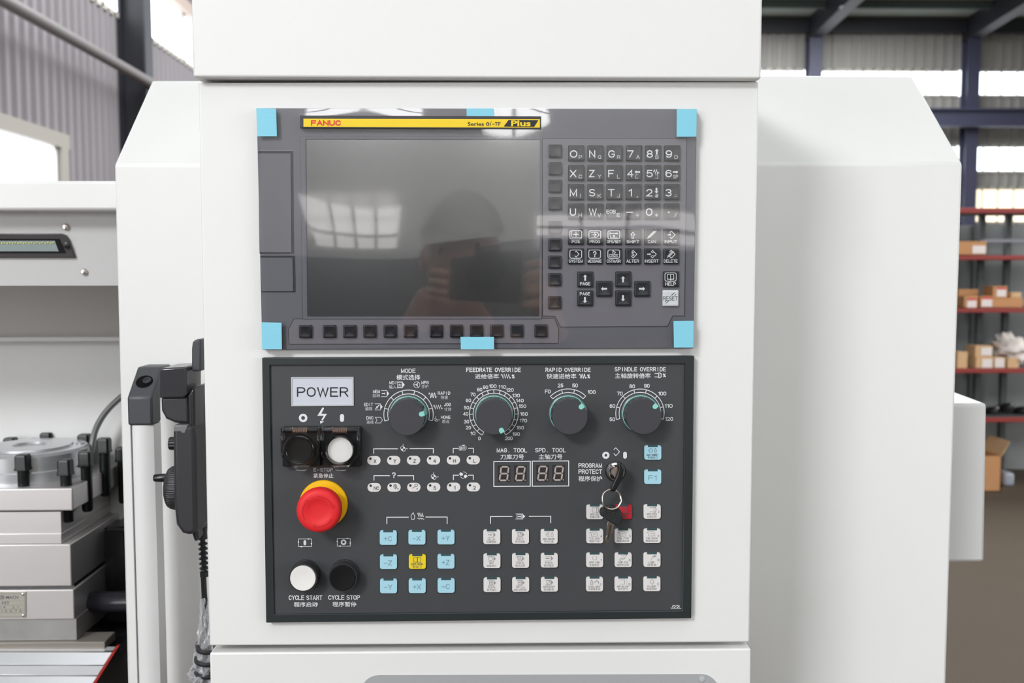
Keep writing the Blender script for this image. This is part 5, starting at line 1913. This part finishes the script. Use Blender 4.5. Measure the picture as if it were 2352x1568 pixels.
# -- power buttons under flip guards
def guard(x0, cxb, m, label):
    """x0: left edge px of the base, cxb: button centre"""
    Yf = YPL - .011
    # square black mounting block
    bp = [(x0 + 9, 977), (x0 + 96, 977), (x0 + 96, 1068), (x0 + 9, 1068)]
    W_ = [P(x, y, YPL) for x, y in bp]
    base = build('flip_guard', MB().loft([Vector((p.x, Yf + .003, p.z)) for p in W_], W_), BLACK, op, bevel=.0012)
    base['label'] = label
    c = P(cxb + 5, 1028, YPL)
    K = PX
    mb = MB()
    mb.lathe(c, (0, -1, 0), [(37 * K, .006), (37 * K, .0112), (35 * K, .0122), (32.5 * K, .0122), (32 * K, .0105)], 48)
    build('button_ring', mb, CAPK, base, angle=30)
    mb = MB()
    mb.lathe(c, (0, -1, 0), [(29.5 * K, .006), (29.5 * K, .0118), (28.8 * K, .0124), (15 * K, .0121), (.3 * K, .0120)], 48)
    build('button_cap', mb, m, base, angle=40)
    # hinge bar with spring
    zt_ = P(x0, 988, Yf).z
    xa, xb = P(x0 + 5, 988, Yf - .002).x, P(x0 + 87, 988, Yf - .002).x
    build('hinge_bar', MB().tube([(xa, Yf - .001, zt_), ((xa + xb) / 2, Yf - .001, zt_), (xb, Yf - .001, zt_)], .0021, 14), BLACK, base)
    sx0, sx1_ = xa + (xb - xa) * .28, xa + (xb - xa) * .69
    pth = []
    for i in range(14 * 10 + 1):
        t = i / 10 * 2 * PI
        pth.append((sx0 + (sx1_ - sx0) * i / 140, Yf - .001 + math.sin(t) * .0025, zt_ + math.cos(t) * .0025))
    build('hinge_spring', MB().tube(pth, .00035, 5), SPRING, base)
    # clear lid: octagonal-bottom plate with raised rim and round window
    Yl = YPL - .0165
    ol = [(x0, 984), (x0 + 90, 984), (x0 + 90, 1046), (x0 + 68, 1073), (x0 + 25, 1073), (x0 + 1, 1046)]
    il = [(x0 + 3.6, 988), (x0 + 86.4, 988), (x0 + 86.4, 1044.5), (x0 + 66, 1069.4), (x0 + 26.8, 1069.4), (x0 + 4.6, 1044.5)]
    mb = MB()
    ring_prism(mb, ol, il, Yl, YPL - .007)
    build('lid_rim', mb, CLEAR, base, bevel=.0004)
    mb = MB()
    mb.poly([(x0 + 3, 992), (x0 + 87, 992), (x0 + 86.5, 1045), (x0 + 66, 1070), (x0 + 26.5, 1070), (x0 + 4, 1045)], Yl + .0005)
    build('clear_lid', mb, CLEAR, base, flat=True)
    cl = P(x0 + 45, 1033, Yl)
    mb = MB()
    mb.lathe(cl, (0, -1, 0), [(32.5 * K, -.004), (32.5 * K, .0012), (31 * K, .0016), (29.6 * K, .0012), (29.6 * K, -.004)], 48, caps=False)
    build('lid_window_ring', mb, CLEAR, base, angle=40)
    tb = MB()
    tb.pp([(x0 + 30, 1071), (x0 + 66, 1071), (x0 + 64, 1079), (x0 + 56, 1082), (x0 + 40, 1082), (x0 + 32, 1079)], Yl - .001, Yl + .004)
    build('lid_tab', tb, CLEAR, base, bevel=.0006)
    hh = MB()
    for xx in (x0 + 1, x0 + 84):
        hh.pp([(xx, 982), (xx + 6, 982), (xx + 6, 1012), (xx, 1012)], Yl - .0005, Yl + .005)
    build('lid_hinge_ear', hh, CLEAR, base, bevel=.0006)
    return base


guard(643.5, 688, CAPK, 'clear flip guard over the black power-off button')
guard(735, 781.3, CAPW, 'clear flip guard over the white power-on button')

# ================================================================== KEYS ON THE RING
# key in the lock: bow seen nearly edge-on
kk = thing('lock_key', 'black-headed key standing in the chrome lock of the operator panel', 'key', lk + Vector((0, -.005, 0)))
ky0 = YPL - .0052
bl = MB()
bl.box(lk.x - .0012, lk.x + .0010, ky0 - .010, ky0 + .002, lk.z - .0040, lk.z + .0042)
o = build('blade', bl, BRASS, kk, bevel=.0003)
o.rotation_euler = (0, math.radians(22), 0)
bw_ = MB()
prof = [(1421, 1059), (1430, 1064), (1433.5, 1076), (1431, 1092), (1424, 1110), (1414, 1127), (1409, 1129.5), (1403, 1126), (1402.5, 1121), (1409, 1108), (1417, 1090), (1421.5, 1074), (1419, 1064)]
A_ = [P(x, y, ky0 - .020) for x, y in prof]
B_ = [P(x - 3, y + 1, ky0 - .008) for x, y in prof]
bw_.loft(A_, B_)
build('bow', bw_, BLACK, kk, bevel=.0014, segs=3)
# key ring
rc = P(1404, 1146, -.016)
mb = MB()
path = []
for i in range(49):
    t = 2 * PI * i / 48
    path.append(rc + Vector((math.cos(t) * 22 * PX, math.sin(t) * .0020, math.sin(t) * 22 * PX)))
mb.tube(path, .0009, 10)
path = [p + Vector((.0002, -.0012, .0001)) for p in path]
mb.tube(path, .0007, 10)
tag(build('key_ring', mb, STEEL), 'split steel ring joining the key in the lock to the hanging key', 'key ring')
# hanging key
hk = thing('hanging_key', 'black-headed key hanging from the steel ring over the white keys', 'key', P(1400, 1200, -.014))
Yk = -.0165
outl = [(1378, 1166), (1388, 1161), (1402, 1160.5), (1412, 1163), (1421, 1170), (1427, 1181), (1428.5, 1193), (1425, 1203), (1418, 1208.5), (1410, 1204), (1398, 1198), (1389, 1190), (1379, 1184), (1375.5, 1176)]
body = MB()
A_ = [P(x, y, Yk) for x, y in outl]
body.loft(A_, [p + Vector((.0016, .0042, -.0004)) for p in A_])
build('bow', body, mat('key_head_black', (34, 36, 38), .4, bump=.5, bscale=900), hk, bevel=.0009, segs=3)
hole = [(1380, 1171), (1387, 1168), (1389, 1171), (1383, 1178), (1380, 1176)]
build('bow_hole', MB().poly(hole, Yk - .0001, .0001), LINE, hk, smooth=False)
bl = [(1396.5, 1196), (1410, 1203.5), (1406, 1224), (1403, 1226), (1401, 1236), (1397, 1246.5), (1393, 1247), (1390.5, 1240), (1391.5, 1232), (1394, 1229), (1392.5, 1223), (1394.5, 1216), (1393.5, 1210)]
A_ = [P(x, y, Yk + .001) for x, y in bl]
o = build('blade', MB().loft(A_, [p + Vector((.0004, .0018, 0)) for p in A_]), BRASS, hk, bevel=.0003)
gr = [(1401, 1204), (1405, 1206), (1400, 1232), (1396, 1242), (1396, 1232)]
build('blade_groove', MB().poly(gr, Yk + .0008, .0001), mat('blade_groove_metal', (120, 112, 108), .35, metal=1), hk, smooth=False)

# ================================================================== HANDWHEEL PENDANT (left side of the cabinet)
YM = .125
pn = thing('handwheel_pendant', 'black handwheel pendant with crank dial clipped to the cabinet side', 'pendant', P(440, 1200, YM))
m_ = lambda x, y: P(x, y, YM)
xs_ = m_(468, 1000).x


def side(pts, hy, nm, mt, bev=.002, par=None, yo=0):
    A_ = [P(x, y, YM) for x, y in pts]
    F = [Vector((p.x, YM + yo - hy, p.z)) for p in A_]
    G = [Vector((p.x, YM + yo + hy, p.z)) for p in A_]
    return build(nm, MB().loft(F, G), mt, par or pn, bevel=bev, segs=3)


side([(417, 968), (446, 966), (464, 968), (468, 1000), (472, 1205), (455, 1213), (438, 1208), (424, 1188), (419, 1140)], .030, 'body', BLACKM, .005)
side([(446, 900), (462, 880), (464, 1180), (472, 1225), (462, 1232), (452, 1200)], .024, 'back_plate', BLACK, .003)
side([(384.5, 846), (392, 840), (440, 837), (446, 842), (446, 900), (438, 906), (384.5, 907)], .026, 'holder_arm', mat('holder_gloss_black', (58, 58, 62), .16), .004)
side([(385, 906), (446, 904), (450, 966), (417, 964), (396, 955), (386, 936)], .022, 'holder_hook', BLACKM, .003)
side([(420, 966), (452, 966), (446, 984), (438, 984), (436, 980), (420, 981)], .031, 'body_cap', mat('pendant_grey_film', (120, 120, 122), .3), .002)
# wall bracket tab
side([(449, 798), (451, 784), (456, 778), (470, 776), (470, 850), (449, 850)], .014, 'hanging_tab', DGREY, .002)
# selector knob
kc = m_(418, 1018)
sck = (YM + .908) / FPX
rfk = lambda t, r, h: 1 - (.08 if (t * 10 / (2 * PI)) % 1 < .35 else 0)
build('selector_knob', MB().lathe(kc, (-1, 0, 0), [(15.5 * sck, -.002), (15.5 * sck, 24 * sck), (14.5 * sck, 28 * sck), (.001, 28.5 * sck)], 60, rfk), BLACK, pn, angle=25)
# dial
dc = m_(420, 1119)
rfd = lambda t, r, h: 1 - (.02 if (t * 60 / (2 * PI)) % 1 < .4 and .002 < h < 27 * sck else 0)
dial = build('handwheel_dial', MB().lathe(dc, (-1, 0, 0), [(51 * sck, 0), (51 * sck, 16 * sck), (49 * sck, 24 * sck), (45 * sck, 30 * sck), (39 * sck, 33 * sck), (.001, 33.5 * sck)], 240, rfd), BLACKM, pn, angle=20)
cr = P(388, 1097, YM)
build('crank_handle', MB().lathe(cr, (-1, 0, 0), [(7 * sck, -.004), (7 * sck, 4 * sck), (9.5 * sck, 6 * sck), (10 * sck, 12 * sck), (9 * sck, 31 * sck), (7.5 * sck, 34 * sck), (.0005, 34.5 * sck)], 24), BLACK, pn, angle=30)
# strain relief and cable
bt = m_(464, 1212)
prof = [(11 * sck, 0), (11 * sck, 26 * sck), (6 * sck, 28 * sck)]
h = 32
for i in range(6):
    prof += [(5.5 * sck, h * sck), (11.5 * sck, (h + 5) * sck), (10.5 * sck, (h + 7) * sck), (5.5 * sck, (h + 9) * sck)]
    h += 11.5
prof += [(6 * sck, h * sck), (10.5 * sck, (h + 1) * sck), (10.5 * sck, (h + 13) * sck), (6 * sck, (h + 15) * sck)]
build('strain_relief', MB().lathe(bt, (.03, 0, -1), prof, 24), BLACK, pn, angle=30)
a, b = m_(467, 1320), m_(470, 1380)
build('cable', MB().tube([a, (a + b) / 2, b, m_(471, 1500), m_(472, 1640)], 6.5 * sck, 12), BLACK, pn)
# bagged coil of cable
cz = m_(478, 1548)
path = []
for i in range(190):
    t = 2 * PI * i / 22
    path.append(cz + Vector((math.cos(t) * .011 * (1 + .15 * math.sin(i * .37)), math.sin(t) * .016, .040 - i * .0006)))
build('cable_coil', MB().tube(path, .0026, 6), BLACKM, pn)
mb = MB()
R_ = []
NS = 26
for i in range(NS + 1):
    u = i / NS
    y_ = 1372 + u * 260
    wd = 8 + 14 * min(1, max(0, (u - .1) * 2.2)) + (12 if u > .45 else 0) * min(1, (u - .45) * 5 if u > .45 else 0)
    ctr = P(468 + u * 8, y_, YM)
    ring = []
    for j in range(28):
        t = 2 * PI * j / 28
        k_ = 1 + .18 * math.sin(5 * t + i * 1.3) + .12 * math.sin(11 * t - i * 2.1) + random.uniform(-.06, .06)
        ring.append(ctr + Vector((math.cos(t) * wd * sck * k_, math.sin(t) * wd * sck * k_, random.uniform(-.0015, .0015))))
    R_.append(ring)
mb.rings(R_, ca=False, cb=False)
o = build('plastic_wrap', mb, WRAP, pn, flat=True, angle=60)
o['label'] = 'crinkled clear plastic bag around the cable'

# ================================================================== PHOTOGRAPHER (seen only as a reflection in the screen and film)
HC = R(1058, 580, 1.16)
ph_ = thing('person', 'person in a white cap and dark jacket holding up a camera, mirrored in the screen', 'person', (HC.x, HC.y, 0))
hx, hy, hz = HC
jt = {}
verts, edges, rad = [], [], []


def J(name, p, r, par=None):
    jt[name] = len(verts)
    verts.append(Vector(p))
    rad.append(r)
    if par:
        edges.append((jt[par], jt[name]))


J('pelvis', (hx, hy - .02, hz - .70), .145)
J('waist', (hx, hy - .02, hz - .52), .13, 'pelvis')
J('chest', (hx, hy - .01, hz - .34), .155, 'waist')
J('upchest', (hx, hy, hz - .24), .12, 'chest')
J('neck', (hx, hy, hz - .15), .055, 'upchest')
J('headbase', (hx, hy + .01, hz - .06), .06, 'neck')
hand = {}
for sd, nm, tgt in ((-1, 'l', CAM + Vector((-.085, -.05, -.015))), (1, 'r', CAM + Vector((.085, -.05, -.015)))):
    J('sh' + nm, (hx + sd * .165, hy - .01, hz - .25), .068, 'upchest')
    el = Vector((hx + sd * .27, hy + .04, hz - .46))
    J('ua' + nm, ((hx + sd * .165 + el.x) / 2, (hy + el.y) / 2, (hz - .25 + el.z) / 2), .055, 'sh' + nm)
    J('el' + nm, el, .047, 'ua' + nm)
    wr = tgt + Vector((sd * .03, -.03, -.05))
    J('fa' + nm, (el + wr) / 2, .040, 'el' + nm)
    J('wr' + nm, wr, .028, 'fa' + nm)
    J('palm' + nm, tgt + Vector((sd * .012, -.012, -.012)), .032, 'wr' + nm)
    hand[nm] = (tgt, sd)
    J('hip' + nm, (hx + sd * .09, hy - .02, hz - .80), .105, 'pelvis')
    J('knee' + nm, (hx + sd * .11, hy + .01, hz - 1.14), .065, 'hip' + nm)
    J('ank' + nm, (hx + sd * .12, hy - .03, .09), .045, 'knee' + nm)
    J('toe' + nm, (hx + sd * .13, hy + .13, .045), .040, 'ank' + nm)


def skinned(name, verts_, edges_, rad_, mats_, parent, sub=1, pick=None, root=0):
    me = bpy.data.meshes.new(name)
    me.from_pydata([v - ORG for v in verts_], edges_, [])
    o = bpy.data.objects.new(name, me)
    COL.objects.link(o)
    md = o.modifiers.new('skin', 'SKIN')
    for i, sv in enumerate(me.skin_vertices[0].data):
        sv.radius = (rad_[i], rad_[i])
        sv.use_root = (i == root)
    md.use_smooth_shade = True
    sb = o.modifiers.new('sub', 'SUBSURF')
    sb.levels = sb.render_levels = sub
    dg = bpy.context.evaluated_depsgraph_get()
    me2 = bpy.data.meshes.new_from_object(o.evaluated_get(dg))
    bpy.data.objects.remove(o)
    me2.name = name
    me2.materials.clear()
    for q in mats_:
        me2.materials.append(q)
    if pick:
        for p in me2.polygons:
            p.material_index = pick(p.center + ORG)
    o = bpy.data.objects.new(name, me2)
    COL.objects.link(o)
    place(o, ORG, parent)
    return o


ORG = Vector((hx, hy, 1.0))
SKIN = mat('skin', (205, 160, 138), .5)
JACK = mat('jacket_cloth', (52, 60, 66), .8)
TROU = mat('trouser_cloth', (60, 62, 70), .85)
SHOE = mat('shoe_black', (30, 30, 32), .5)


def pick(c):
    if (c - CAM).length < .15 or c.z > hz - .17:
        return 0
    if c.z > hz - .74:
        return 1
    return 2 if c.z > .10 else 3


skinned('body', verts, edges, rad, [SKIN, JACK, TROU, SHOE], ph_, 1, pick)
# head with face
mb = MB()
R_ = []
for i in range(15):
    v = PI * (i + .15) / 14.3
    ring = []
    for j in range(24):
        t = 2 * PI * j / 24
        sx_, sy_ = math.sin(v) * math.cos(t), math.sin(v) * math.sin(t)
        z_ = math.cos(v)
        k = 1 - .22 * max(0, -z_) ** 1.3
        x_, y_ = .077 * sx_ * k, .097 * sy_ * (1 - .10 * max(0, -z_))
        if sy_ > .8 and abs(sx_) < .2 and -.35 < z_ < .12:
            y_ += .020 * (1 - abs(z_ + .18) * 2)
        ring.append(HC + Vector((x_, y_, .118 * z_)))
    R_.append(ring)
mb.rings(R_)
hd = build('head', mb, SKIN, ph_, angle=80)
for sd in (-1, 1):
    build('eye', MB().lathe(HC + Vector((sd * .030, .083, .005)), (0, 1, 0), [(.012, -.004), (.010, .002), (.005, .004), (.0005, .0045)], 14), BLACK, hd)
    build('ear', MB().lathe(HC + Vector((sd * .074, 0, -.01)), (sd, 0, 0), [(.026, -.004), (.028, .004), (.018, .008), (.001, .006)], 14), SKIN, hd)
mb = MB()
mb.tube([HC + Vector((-.022, .078, -.062)), HC + Vector((0, .088, -.064)), HC + Vector((.022, .078, -.062))], .004, 8)
build('mouth', mb, mat('lips', (170, 96, 92), .5), hd)
mb = MB()
R_ = []
for i in range(9):
    v = PI / 2 * i / 8.2
    R_.append([HC + Vector((math.cos(t) * .086 * math.cos(v), math.sin(t) * .105 * math.cos(v), .035 + .098 * math.sin(v))) for t in [2 * PI * j / 28 for j in range(28)]])
mb.rings(R_)
br = []
for t in [PI * .15 + PI * .7 * j / 12 for j in range(13)]:
    br.append(HC + Vector((math.cos(t) * .088, math.sin(t) * .104, .038)))
fr_ = [HC + Vector((math.cos(t) * .082, .075 + math.sin(t) * .085, .022)) for t in [PI * .15 + PI * .7 * j / 12 for j in range(13)]]
o_ = len(mb.v)
mb.v += br + fr_
for j in range(12):
    mb.f.append((o_ + j, o_ + j + 1, o_ + 14 + j, o_ + 13 + j))
build('cap', mb, mat('cap_white_cloth', (228, 226, 220), .8), ph_, angle=60)
# fingers closing on the camera
cb0 = CAM + Vector((0, -.052, -.012))
for nm, (tg, sd) in hand.items():
    for f_ in range(4):
        z0_ = .020 - f_ * .019
        ln = (.9, 1.0, .95, .8)[f_]
        base = tg + Vector((sd * .012, -.006, z0_ - .005))
        skinned('finger', [base, base + Vector((sd * .004, .028 * ln, .004)), base + Vector((-sd * .012, .045 * ln, .003)), base + Vector((-sd * .030, .047 * ln, .000))], [(0, 1), (1, 2), (2, 3)], [.0095, .009, .0085, .007], [SKIN], ph_, 1)
    base = tg + Vector((sd * .004, -.016, -.03))
    skinned('thumb', [base, base + Vector((-sd * .016, -.014, .014)), base + Vector((-sd * .034, -.016, .026))], [(0, 1), (1, 2)], [.011, .010, .008], [SKIN], ph_, 1)
cm = thing('camera_body', 'black camera held by the mirrored person', 'camera', cb0)
build('body', MB().box(cb0.x - .066, cb0.x + .066, cb0.y - .018, cb0.y + .014, cb0.z - .042, cb0.z + .042), BLACKM, cm, bevel=.006, segs=3)
build('prism_hump', MB().box(cb0.x - .024, cb0.x + .024, cb0.y - .016, cb0.y + .012, cb0.z + .040, cb0.z + .058), BLACKM, cm, bevel=.005, segs=3)
build('lens_mount', MB().lathe(cb0 + Vector((0, .014, .012)), (0, 1, 0), [(.034, 0), (.034, .014), (.030, .018), (.022, .018), (.018, .010), (.001, .011)], 32), BLACK, cm, angle=30)
